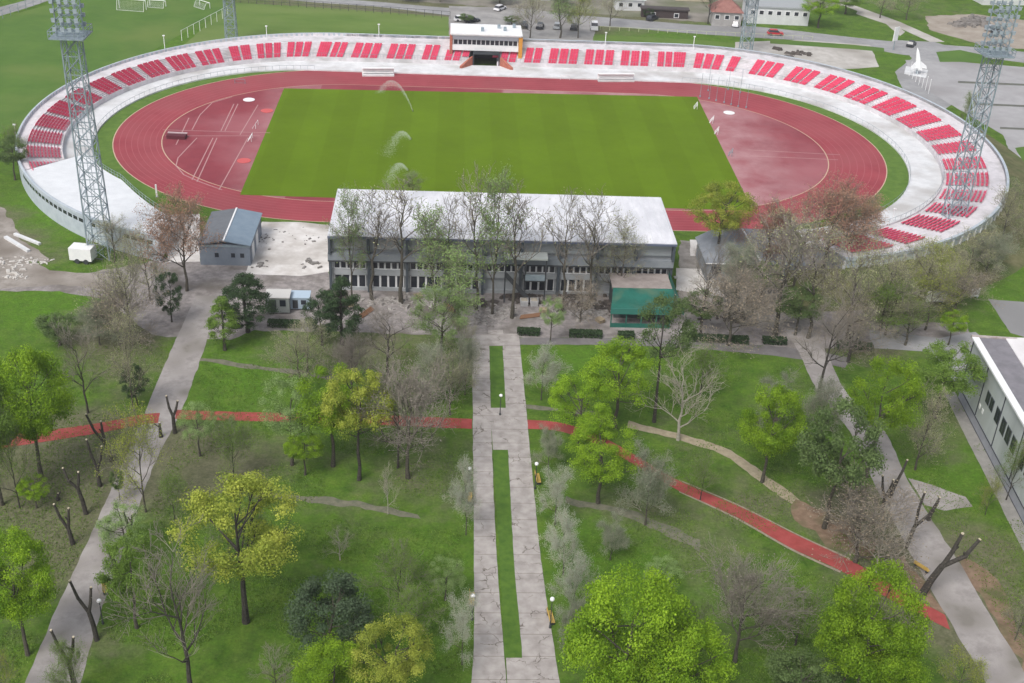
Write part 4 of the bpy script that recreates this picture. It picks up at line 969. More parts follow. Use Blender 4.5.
# high net poles upper right
npo = None
for k, (x, y) in enumerate([(700,97),(709,99),(716,101),(724,103),(731,105),(738,107),(746,108),(708,91),(740,93),(728,90)]):
    p = P3(x, y, .04)
    if npo is None:
        npo = empty('net_pole', p); mb = MB(); mb.tube((0,0,0),(0,0,5.5),.05,.035,5); mb.build('pole', steel, npo); mb = MB(); mb.tube((0,0,0),(0,0,.3),.2,n=8); mb.build('foot', steel, npo); o = npo
    else: o = copy_tree(npo); o.location = p
    tag(o, ['slim cage pole nearest the upper right pitch corner','slim cage pole second along the front row from the pitch','slim cage pole third along the front row from the pitch','slim cage pole just left of the white throwing circle','slim cage pole just right of the white throwing circle','slim cage pole second from the right of the front row','slim cage pole at the right end of the front row','slim cage pole at the left of the back row on the track','slim cage pole at the right of the back row on the track','slim cage pole in the middle of the back row on the track'][k], 'pole', 'throwing cage poles')
# dugouts on far straight
for k, (xa, xb, y) in enumerate([(362,394,76.5),(598,634,82)]):
    pa, pb = at(xa, y), at(xb, y); o = empty('team_dugout', ((pa.x+pb.x)/2, pa.y+.9, .03), math.atan2(pb.y-pa.y, pb.x-pa.x)); L = (pb-pa).length
    tag(o, ['long white bench shelter on the far straight left of the tunnel','long white bench shelter on the far straight right of the tunnel'][k], 'dugout', 'white shelters beside the far straight')
    mb = MB(); mb.box(-L/2,L/2,-.6,.6,0,.35); mb.build('base', concrete_white, o); mb = MB(); mb.box(-L/2,L/2,.5,.62,.35,1.7); mb.box(-L/2,L/2,-.3,.62,1.7,1.8); mb.build('shell', white_paint, o)
    mb = MB(); mb.box(-L/2+.2,L/2-.2,0,.45,.6,.75); mb.build('bench', white_paint, o)
# small corner posts
o = empty('finish_post', P3(157,197,.03)); tag(o, 'white finish post at the lower left of the track', 'post'); mb = MB(); mb.box(-.12,.12,-.12,.12,0,2.3); mb.build('post', white_paint, o); mb = MB(); mb.box(-.2,.2,-.2,.2,0,.12); mb.build('foot', steel, o)

# sprinkler sprays
sprm = bpy.data.materials.new('water spray'); sprm.use_nodes = True; bb_ = sprm.node_tree.nodes['Principled BSDF']; bb_.inputs['Base Color'].default_value = (.75,.82,.8,1); bb_.inputs['Roughness'].default_value = .4; bb_.inputs['Alpha'].default_value = .3
rnd = random.Random(5)
for k, (ax, ay, bx, by, hh, lb, fan) in enumerate([(413,112,378,93,5.5,'long thin sprinkler jet near the top of the pitch',.5),(411,140,385,158,3.5,'curved sprinkler spray in the middle of the pitch',1.0),(408,171,384,188,3.0,'curved sprinkler spray nearest the main building',1.0)]):
    a = at(ax, ay); b2 = at(bx, by); mb = MB(); d = b2-a; side = Vector((-d.y, d.x, 0)).normalized()
    for i in range(2600):
        t_ = rnd.random()**(.8); p = a+d*t_+Vector((0,0,1))*(4*hh*t_*(1-t_)*(.9 if k else .8)+.3)
        sp_ = .08+.75*t_*t_; p += side*rnd.gauss(0, sp_*fan)+Vector((0,0,-abs(rnd.gauss(0,.2+1.6*t_*fan))))
        if p.z < .1: continue
        s_ = rnd.uniform(.02,.055)
        mb.quad(p+Vector((-s_,0,0)), p+Vector((0,0,-s_)), p+Vector((s_,0,0)), p+Vector((0,0,s_)))
    o = empty('sprinkler', (a.x, a.y, .04)); tag(o, lb, 'sprinkler', 'lawn sprinklers on the pitch')
    for q in range(len(mb.v)): v_ = mb.v[q]; mb.v[q] = (v_[0]-a.x, v_[1]-a.y, v_[2]-.04)
    mb.build('water_jet', sprm, o); mb = MB(); mb.tube((0,0,0),(0,0,.5),.08,n=6); mb.build('nozzle', steel_dk, o)

# ------------------------------------------------------------------ yard objects
def crate(name, px_, py_, l, w_, h_, rz, top, side, lb, cat, grp=None):
    o = empty(name, P3(px_, py_, .02), rz); tag(o, lb, cat, grp)
    mb = MB(); mb.box(-l/2,l/2,-w_/2,w_/2,.25,h_); mb.build('body', side, o)
    mb = MB(); mb.box(-l/2-.1,l/2+.1,-w_/2-.1,w_/2+.1,h_,h_+.12); mb.build('roof', top, o)
    for k in range(4):
        mb = MB(); x = (-l*.35, l*.35)[k % 2]; y = (-w_*.3, w_*.3)[k//2]; mb.box(x-.15,x+.15,y-.15,y+.15,0,.25); mb.build('foot', steel_dk, o)
    mb = MB(); mb.box(-l*.3,-l*.05,-w_/2-.05,-w_/2-.002,.35,h_-.3); mb.build('door', steel_dk, o)
    mb = MB(); mb.box(l*.1,l*.35,-w_/2-.05,-w_/2-.002,h_*.5,h_-.3); mb.build('window', glass_dk, o)
crate('site_cabin', 279,310,3.4,2.6,2.6,.02, mat('cabin white', (.55,.54,.52), rough=.7), mat('cabin grey', (.25,.27,.26), rough=.7), 'grey site cabin with white roof beside the blue cabin', 'cabin', 'site cabins by the slab')
crate('site_cabin', 300,307,3.0,2.2,2.0,.02, mat('cabin light blue', (.42,.52,.62), rough=.6), mat('cabin blue', (.36,.44,.52), rough=.6), 'smaller light blue site cabin right of the grey one', 'cabin', 'site cabins by the slab')
tk = empty('white_trailer', P3(85,261,.02), -.15); tag(tk, 'white box trailer at the foot of the left floodlight tower', 'trailer')
mb = MB(); mb.box(-1.9,1.6,-1.1,1.1,.5,2.5); mb.build('body', white_paint, tk)
for x in (-.7, .7):
    for y in (-1.1, 1.1): mb = MB(); mb.tube((x,y-.1,.4),(x,y+.1,.4),.4,n=10); mb.build('wheel', steel_dk, tk)
mb = MB(); mb.box(1.6,3.0,-.08,.08,.5,.6); mb.build('drawbar', steel_dk, tk)
for k, (xa, ya, xb, yb) in enumerate([(6,238,29,252),(15,235,40,245)]):
    a = at(xa, ya); b2 = at(xb, yb); o = empty('concrete_beam', ((a.x+b2.x)/2,(a.y+b2.y)/2,.02), math.atan2(b2.y-a.y,b2.x-a.x)); tag(o, ['long white beam lying on grass at the left edge','shorter pale beam lying behind the long white beam'][k], 'beam')
    mb = MB(); mb.box(-(b2-a).length/2,(b2-a).length/2,-.25-.1*(1-k),.25,0,.35); mb.build('beam', concrete_white, o)
for k, (x, y, l, h_) in enumerate([(935,303,3.2,2.0),(974,298,1.3,1.7)]):
    o = empty('sign_panel', P3(x, y, .0), .08); tag(o, ['wide white panel among shrubs right of the stand','narrow white panel on the grass right of the stand'][k], 'panel'); 
    mb = MB(); mb.box(-l/2,l/2,-.1,.1,.3,h_); mb.build('panel', white_paint, o); mb = MB()
    for s in (-1, 1): mb.box(s*l*.4-.08,s*l*.4+.08,-.07,.07,0,.3)
    mb.build('post', steel, o)
for k, (x, y) in enumerate([(524,305),(534,305)]):
    o = empty('white_bag', P3(x, y, .02)); tag(o, ['left of two pale square sacks near the entrance stair','right of two pale square sacks near the entrance stair'][k], 'sack')
    mb = MB(); mb.hexa([(-.55,-.55,0),(.55,-.55,0),(.55,.55,0),(-.55,.55,0)], [(-.65,-.6,.9),(.6,-.65,.9),(.65,.6,.95),(-.6,.65,.9)]); mb.build('sack', mat('sack grey', (.36,.36,.37), (.48,.48,.48), 3, .8), o)
    mb = MB(); mb.hexa([(-.5,-.5,.9),(.5,-.5,.9),(.5,.5,.9),(-.5,.5,.9)], [(-.3,-.25,1.05),(.3,-.3,1.05),(.25,.3,1.08),(-.3,.25,1.05)]); mb.build('fill', mat('sand', (.38,.34,.28), rough=.9), o)

def rubble(name, region, n, smin, smax, m, seed, lb, z=.02):
    rn = random.Random(seed); mb = MB()
    for _ in range(n):
        cx, cy, rx_, ry_ = rn.choice(region); p = at(rn.gauss(cx, rx_*.5), rn.gauss(cy, ry_*.5)); s = rn.uniform(smin, smax)*rn.choice((.5,.7,1)); a = rn.random()*3.14
        l, w_, h_ = s*rn.uniform(.8,2.4), s*rn.uniform(.4,1), s*rn.uniform(.15,.5)
        ca, sa = math.cos(a), math.sin(a); tl = rn.uniform(-.15,.3)*l
        lo = [(p.x+ca*x-sa*y, p.y+sa*x+ca*y, z) for x, y in ((-l/2,-w_/2),(l/2,-w_/2),(l/2,w_/2),(-l/2,w_/2))]
        hi = [(p.x+(q[0]-p.x)*.8, p.y+(q[1]-p.y)*.8, z+h_+(tl if j in (1,2) else 0)*.3) for j, q in enumerate(lo)]
        mb.hexa(lo, hi)
    o = mb.build(name, m); tag(o, lb, 'rubble', kind='stuff'); return o
rubble('construction_rubble', [(395,302,30,7),(430,300,15,6),(500,312,25,8),(560,305,20,10),(590,315,15,6),(470,320,30,5)], 520, .2, 1.0, mat('pale rubble', (.17,.155,.145), (.40,.38,.36), 1.5, .9), 3, 'pale broken concrete rubble scattered before the main building')
rubble('site_debris', [(520,298,20,6),(575,300,25,8),(460,305,25,5),(720,315,25,7),(610,305,10,6),(340,300,10,8)], 420, .2, 1.1, mat('dark debris', (.05,.045,.04), (.12,.10,.09), 1.5, .9), 4, 'dark timber and scrap scattered on the construction yard')
rubble('slab_litter', [(270,240,14,8),(300,240,18,10),(310,265,14,5),(262,265,8,5)], 60, .15, .7, mat('litter', (.14,.13,.12), (.24,.23,.22), 1.5, .9), 5, 'small dark leftovers lying on the white concrete slab', .03)
rubble('stone_heap', [(15,262,20,6),(40,262,12,3),(15,275,12,4)], 120, .15, .6, mat('white stones', (.45,.43,.40), (.58,.56,.53), 1.5, .9), 6, 'pale stones spread along the dirt track at the left edge')
rubble('rubble_heap', [(968,24,16,3),(975,21,12,3)], 160, .8, 2.2, mat('grey heap', (.14,.13,.12), (.24,.22,.20), .8, .9), 7, 'grey rubble heap on the dirt lot at the top right')
rubble('plaza_debris', [(800,54,14,2),(785,58,12,1.5),(780,50,4,1)], 40, .5, 1.8, MATS['dark debris'], 8, 'dark scrap lying on the pale gravel behind the back rim')
rubble('slab_scrap', [(180,240,14,12),(700,280,14,6),(705,248,10,5)], 100, .2, .8, MATS['white stones'], 9, 'broken white slabs beside the small gabled building')

pal = mat('pallet wood', (.30,.24,.16), (.42,.35,.25), 3, .9); pip = mat('rusty pipe', (.22,.12,.07), rough=.6)
for k, (x, y, kind, lb) in enumerate([(418,298,'pallet','wooden pallet stack before the left half of the main building'),(543,312,'pallet','wooden pallet stack right of the pale sacks'),(350,306,'pallet','low wooden pallet stack near the left corner of the yard'),(600,322,'pallet','wooden pallet stack left of the green pavilion'),
    (447,309,'pipe','bundle of rusty brown pipes lying in the yard left of the path head'),(530,318,'pipe','short rusty pipes lying before the entrance stair'),(365,312,'pipe','rusty pipes lying among rubble at the left of the yard')]):
    o = empty('pallet_stack' if kind == 'pallet' else 'pipe_bundle', P3(x, y, .02), x*.7); tag(o, lb, 'pallets' if kind == 'pallet' else 'pipes', 'building materials in the yard'); 
    if kind == 'pallet':
        for j in range(3):
            mb = MB()
            for q in range(5): mb.box(-.6,.6,-.5+q*.22,-.36+q*.22,.14+j*.2,.17+j*.2)
            for q in (-.5,0,.42): mb.box(q,q+.08,-.5,.5,.02+j*.2,.135+j*.2)
            mb.build('pallet', pal, o)
    else:
        for q in range(4): mb = MB(); mb.tube((-1.6+q*.15,q*.26,.12),(1.5+q*.1,q*.26,.12),.11,n=8); mb.build('pipe', pip, o)
# lamp posts with white globes
lp = None
for k, (bx_, by_, ty, lb) in enumerate([(469,492,467,'white globe lamp left of the central path beside a yellow bench'),(535,489,462,'white globe lamp right of the central path near the lime trees'),(550,628,597,'white globe lamp right of the central path near the bottom'),
    (103,624,599,'white globe lamp on the right edge of the left road'),(500,415,394,'dark lamp post on the paving between the twin paths'),(678,346,330,'dark lamp post on the lane right of the green pavilion'),(472,620,594,'white globe lamp left of the central path beside the lowest yellow bench')]):
    p = P3(bx_, by_, .02)
    h_ = hgt(bx_, by_, ty)
    if lp is None:
        lp = empty('path_lamp', p); mb = MB(); mb.tube((0,0,0),(0,0,3.6),.06,.045,8); mb.build('post', steel_dk, lp); mb = MB(); mb.tube((0,0,0),(0,0,.35),.12,n=8); mb.build('foot', steel_dk, lp)
        mb = MB(); mb.sphere((0,0,3.85),.24,12,8); mb.build('globe', mat('white globe', (.82,.82,.84), rough=.3), lp, True); o = lp
    else: o = copy_tree(lp); o.location = p
    s = h_/4.15; o.scale = (1, 1, s)
    tag(o, lb, 'street lamp', 'globe lamps along the paths')
bn = None
yel = mat('yellow bench boards', (.50,.33,.08), (.60,.42,.12), 3, .7)
for k, (x, y, rz, lb) in enumerate([(538,481,1.65,'yellow bench right of the central path below a globe lamp'),(551,620,1.7,'yellow bench right of the central path near the bottom'),(472,602,1.52,'yellow bench left of the central path near the bottom'),(470,500,1.55,'pale yellow bench left of the central path below the upper lamp'),(921,570,2.2,'yellow bench beside the right road near the tilted stump'),(106,590,1.9,'yellow bench beside the left road near the globe lamp')]):
    p = P3(x, y, .02)
    if bn is None:
        bn = empty('park_bench', p); mb = MB()
        for j in range(3): mb.box(-.9,.9,-.22+j*.16,-.09+j*.16,.42,.46)
        mb.build('seat', yel, bn); mb = MB()
        for j in range(3): mb.box(-.9,.9,.28,.32,.55+j*.15,.66+j*.15)
        mb.build('backrest', yel, bn)
        for sx in (-.7, .7): mb = MB(); mb.box(sx-.05,sx+.05,-.2,.3,0,.42); mb.box(sx-.05,sx+.05,.24,.28,.42,1.0); mb.build('leg', steel_dk, bn)
        o = bn
    else: o = copy_tree(bn); o.location = p
    o.rotation_euler = (0, 0, rz); tag(o, lb, 'bench', 'yellow benches along the paths')

# ------------------------------------------------------------------ trees
def tree_parts(kind, seed):
    """unit tree: height 10, crown radius about 3.4; returns trunk mesh, crown mesh"""
    rn = random.Random(seed*17+3); T = MB(); Cv = []; Cf = []; tone = []
    P = dict(cz=6.4, rz=3.6, rr=3.4, nl=34, leaf=.17, per=150, lobe=(.8,1.3), th=.17, z0=2.2, twig=0, bark=bark)
    P.update(KP[kind])
    lobes = []
    g = P
    def inside(): 
        while True:
            p = Vector((rn.uniform(-1,1), rn.uniform(-1,1), rn.uniform(-1,1)))
            if .25 < p.length < 1: return p
    for i in range(g['nl']):
        p = inside()
        p = p.normalized()*(p.length**.4)
        if g.get('dome') and p.z < -.35: p.z *= .55; p.x *= .8; p.y *= .8
        x, y, z = p.x*g['rr']*.82, p.y*g['rr']*.82, g['cz']+p.z*g['rz']*.8
        if g.get('cone'):
            tt = max(0, min(1, (z-(g['cz']-g['rz']))/(2*g['rz']))); k = (1-tt)**.8*1.15+.08; x *= k; y *= k
        if g.get('flat'): x *= 1+.2*rn.random()
        lobes.append((Vector((x, y, z)), rn.uniform(*g['lobe']), rn.random()))
    # trunk
    pts = [Vector((0,0,-.1))]; n_ = 6; top = g['cz']+g['rz']*(.75 if g.get('cone') else .25)
    dx, dy = rn.uniform(-.5,.5)*g.get('bend',1), rn.uniform(-.5,.5)*g.get('bend',1)
    for i in range(1, n_+1): t = i/n_; pts.append(Vector((dx*t*t+rn.uniform(-.1,.1), dy*t*t+rn.uniform(-.1,.1), top*t)))
    for i in range(n_): T.tube(pts[i], pts[i+1], g['th']*(1-.75*i/n_)*(1.25 if i == 0 else 1), g['th']*(1-.75*(i+1)/n_), 7)
    def trunkat(z):
        t = max(0, min(.999, z/top))*n_; i = int(t); return pts[i].lerp(pts[i+1], t-i)
    def twigs(p, d, L, r, lev, out):
        # recursive branching
        k = 3; q = p.copy(); dd = d.copy()
        for j in range(k):
            dd = (dd+Vector((rn.gauss(0,.18), rn.gauss(0,.18), rn.gauss(.05,.12)))).normalized(); q2 = q+dd*(L/k)
            (T if r > .035 else TW).tube(q, q2, max(.011, r*(1-.25*j)), max(.010, r*(1-.25*(j+1))), 4 if r > .03 else 3)
            if lev > 0 and j >= 0:
                for b in range(int(g.get('br',2)+rn.random())):
                    a = rn.uniform(.35,.95); ax = dd.orthogonal().normalized(); ax.rotate(Matrix.Rotation(rn.uniform(0,6.28), 3, dd)) if False else None
                    ax = Matrix.Rotation(rn.uniform(0,6.28), 3, dd) @ dd.orthogonal().normalized()
                    nd = (dd*math.cos(a)+ax*math.sin(a)); nd.z += g.get('up',.15); nd.normalize()
                    twigs(q2, nd, L*rn.uniform(.5,.72), r*.5, lev-1, out)
            q = q2
        out.append(q)
    TW = MB(); tips = []
    if g['twig']:
        nb = g.get('nb', 7)
        for i in range(nb):
            t = (i+.6)/nb; z = g['z0']+(top-g['z0'])*t; p = trunkat(z); a = i*2.4+rn.uniform(-.4,.4)
            el = rn.uniform(.35,.9)+.35*t+g.get('el',0); d = Vector((math.cos(a)*math.cos(el), math.sin(a)*math.cos(el), math.sin(el)))
            L = g['rr']*rn.uniform(.75,1.05)*(1-.25*t); twigs(p, d, L, g['th']*.5*(1-.4*t), g['twig'], tips)
    else:
        for c, r, tn_ in lobes:
            if rn.random() < .24:
                z = max(g['z0'], min(top*.95, c.z-abs(c.xy.length)*.7)); p = trunkat(z); m_ = p.lerp(c, .5)+Vector((0,0,-.15+rn.uniform(-.2,.2)))
                T.tube(p, m_, g['th']*.3, g['th']*.17, 5); T.tube(m_, c, g['th']*.17, .015, 4)
                for _ in range(3): T.tube(m_.lerp(c, .5), c+Vector((rn.uniform(-1,1),rn.uniform(-1,1),rn.uniform(0,1)))*r*.8, .03, .01, 3)
    def leaf(p, nrm, s, tv):
        nrm = nrm.normalized(); a = nrm.orthogonal().normalized(); b_ = nrm.cross(a); th_ = rn.uniform(0,6.28)
        a, b_ = a*math.cos(th_)+b_*math.sin(th_), b_*math.cos(th_)-a*math.sin(th_)
        i = len(Cv); w_ = s*rn.uniform(.5,.8)
        Cv.extend([tuple(p-a*s), tuple(p-b_*w_), tuple(p+a*s), tuple(p+b_*w_)]); Cf.append((i,i+1,i+2,i+3)); tone.extend([tv]*4)
    if g['twig']:
        dens = g['per']
        for q in tips:
            if rn.random() > g.get('frac', 1): continue
            tv0 = rn.random()
            for _ in range(dens):
                p = q+Vector((rn.gauss(0,1),rn.gauss(0,1),rn.gauss(0,1)))*g.get('spread',.22)
                leaf(p, Vector((rn.gauss(0,1),rn.gauss(0,1),rn.gauss(.3,1))), g['leaf']*rn.uniform(.5,1.5), min(1,max(0,tv0*.5+rn.random()*.5)))
    else:
        for c, r, tv0 in lobes:
            for _ in range(g['per']):
                d = Vector((rn.gauss(0,1),rn.gauss(0,1),rn.gauss(.25,1))).normalized()
                rad = r*(rn.random()**.4)*rn.uniform(.85,1.12); p = c+Vector((d.x*rad, d.y*rad, d.z*rad*.8))
                leaf(p, d+Vector((rn.gauss(0,.6),rn.gauss(0,.6),rn.gauss(.2,.6))), g['leaf']*rn.uniform(.5,1.5), min(1,max(0,tv0*.55+rn.random()*.45)))
    tm = T.mesh('trunk', g['bark'])
    i0 = len(Cv); Cv.extend(TW.v); Cf.extend([tuple(i0+x for x in f) for f in TW.f]); tone.extend([.5]*len(TW.v))
    cm = bpy.data.meshes.new('crown'); cm.from_pydata(Cv, [], Cf); cm.materials.append(LM[g['mat']])
    if TW.f and g['mat'] != 'bare' and g['mat'] != 'pale':
        cm.materials.append(g.get('twm') or LM['bare'])
        idx = [0]*(len(Cf)-len(TW.f))+[1]*len(TW.f); cm.polygons.foreach_set('material_index', idx)
    at_ = cm.attributes.new('tone', 'FLOAT', 'POINT'); at_.data.foreach_set('value', tone)
    # crown extents for sizing
    xs = sorted(v[0] for v in Cv); rx = (xs[int(len(xs)*.985)]-xs[int(len(xs)*.015)])/2
    zs = sorted(v[2] for v in Cv); zt = zs[int(len(zs)*.99)]
    return tm, cm, rx, zt
KP = {
 'lime': dict(mat='lime', nl=110, per=480, leaf=.05, lobe=(.45,.95), cz=5.5, rz=4.4, z0=1.4, dome=1),
 'lime2': dict(mat='lime', nl=70, per=360, leaf=.052, lobe=(.4,.85), cz=6.0, rz=3.8, z0=2.2, dome=1),
 'yellow': dict(mat='yellow', nl=85, per=300, leaf=.05, lobe=(.35,.8), cz=6.3, rz=3.5, z0=2.2, bark=bark_dark, dome=1),
 'green': dict(mat='green', nl=70, per=320, leaf=.058, lobe=(.4,.9), cz=5.7, rz=4.0, z0=1.8, dome=1),
 'spring': dict(mat='spring', nl=60, per=280, leaf=.05, lobe=(.4,.9), cz=5.5, rz=4.2, z0=1.6, dome=1),
 'mid': dict(mat='mid', nl=60, per=260, leaf=.075, lobe=(.4,.95), cz=5.6, rz=4.1, z0=1.4, dome=1),
 'dark': dict(mat='dark', nl=70, per=240, leaf=.065, lobe=(.4,.85), cz=5.2, rz=4.4, z0=1.0, bark=bark_dark),
 'pine': dict(mat='mid', nl=45, per=230, leaf=.06, lobe=(.4,.8), cz=7.4, rz=2.4, z0=5.0, bark=bark_dark),
 'conifer': dict(mat='dark', nl=80, per=230, leaf=.06, lobe=(.35,.65), cz=5.2, rz=4.7, rr=3.0, z0=.8, cone=True, bend=.2, bark=bark_dark),
 'cypress': dict(mat='green', nl=70, per=190, leaf=.06, lobe=(.3,.6), cz=5.2, rz=4.7, rr=2.2, z0=.6, cone=True, bend=.1),
 'teal': dict(mat='teal', nl=75, per=260, leaf=.075, lobe=(.45,.85), cz=5.6, rz=4.2, z0=1.2),
 'olive': dict(mat='olive', twig=3, nb=9, per=15, leaf=.055, spread=.26, cz=5.6, rz=4.0, z0=.8, th=.13, br=1.7, twm=LM['pale']),
 'silver': dict(mat='silver', twig=3, nb=9, per=9, leaf=.052, spread=.24, cz=6, rz=3.8, z0=.8, th=.12, br=1.7, twm=LM['pale']),
 'sparse': dict(mat='green', twig=3, nb=9, per=9, leaf=.058, spread=.26, z0=1.2, th=.14, br=1.7, bark=bark_dark, frac=.9),
 'ysparse': dict(mat='yellow', twig=3, nb=9, per=8, leaf=.055, spread=.26, z0=1.2, th=.13, br=1.6, frac=.85),
 'bare': dict(mat='bare', twig=3, nb=8, per=1, leaf=.03, z0=2.0, th=.17, br=1.5, bark=bark_dark),
 'barew': dict(mat='haze', twig=3, nb=9, per=5, leaf=.05, frac=.7, z0=1.2, th=.15, br=1.65, bark=bark),
 'bared': dict(mat='bare', twig=3, nb=11, per=3, leaf=.04, z0=2.0, th=.16, br=2, bark=bark),
 'bush': dict(mat='brush', twig=3, nb=11, per=3, leaf=.05, z0=.3, th=.12, br=1.7, cz=5, rz=4.5, el=.05),
 'pale': dict(mat='pale', twig=3, nb=9, per=1, leaf=.035, z0=1.2, th=.17, br=1.4, bark=bark_pale, twm=None),
 'bud': dict(mat='bud', twig=3, nb=10, per=8, leaf=.055, spread=.22, z0=1.6, th=.16, br=1.85, bark=bark),
 'tall': dict(mat='haze', twig=3, nb=8, per=1, leaf=.04, frac=.6, rr=2.3, z0=3.2, th=.10, br=1.15, up=.35, el=.35, cz=6.5, rz=3.4, bark=bark),
 'tally': dict(mat='spring', twig=3, nb=10, per=7, leaf=.05, frac=.9, spread=.2, rr=2.0, z0=1.8, th=.10, br=1.35, up=.25, el=.25, cz=6.5, rz=3.4, bark=bark),
}
NPROTO = {'pine':1,'pale':2,'lime':3,'yellow':2,'green':3,'sparse':3,'bare':3,'barew':3,'tall':3,'silver':2}
PROTO = {}
def proto(kind, i):
    k = (kind, i % NPROTO.get(kind, 2))
    if k not in PROTO: PROTO[k] = tree_parts(kind, hash_(k))
    return PROTO[k]
def hash_(k): return sum(ord(c) for c in k[0])*7+k[1]*31
cnt = {}
def tree(kind, bx_, by_, ty, wpx, label, group=None, cat='tree', name='park_tree', dep=0):
    cnt[kind] = cnt.get(kind, 0)+1
    tm, cm, rx, zt = proto(kind, cnt[kind])
    b = at(bx_, by_); h_ = hgt(bx_, by_, ty); rn = random.Random(int(bx_*7+by_*13))
    dmid = depth(b+Vector((0,0,h_*.6)))
    # the seen top edge of a wide crown lies a little beyond the axis: take that off the height
    r = wpx/2*dmid/FPX*.95
    sz = h_/zt*.97; sx = r/rx
    o = empty(name, (b.x, b.y, 0), rn.uniform(0, 6.28)); o.scale = (sx, sx, sz)
    t = bpy.data.objects.new('trunk', tm); COL.objects.link(t); t.parent = o
    c = bpy.data.objects.new('crown', cm); COL.objects.link(c); c.parent = o
    tag(o, label, cat, group)
    return o
G1 = 'leafy park trees'; G2 = 'bare park trees'; G3 = 'silvery trees along the central path'; G4 = 'tall trees before the main building'
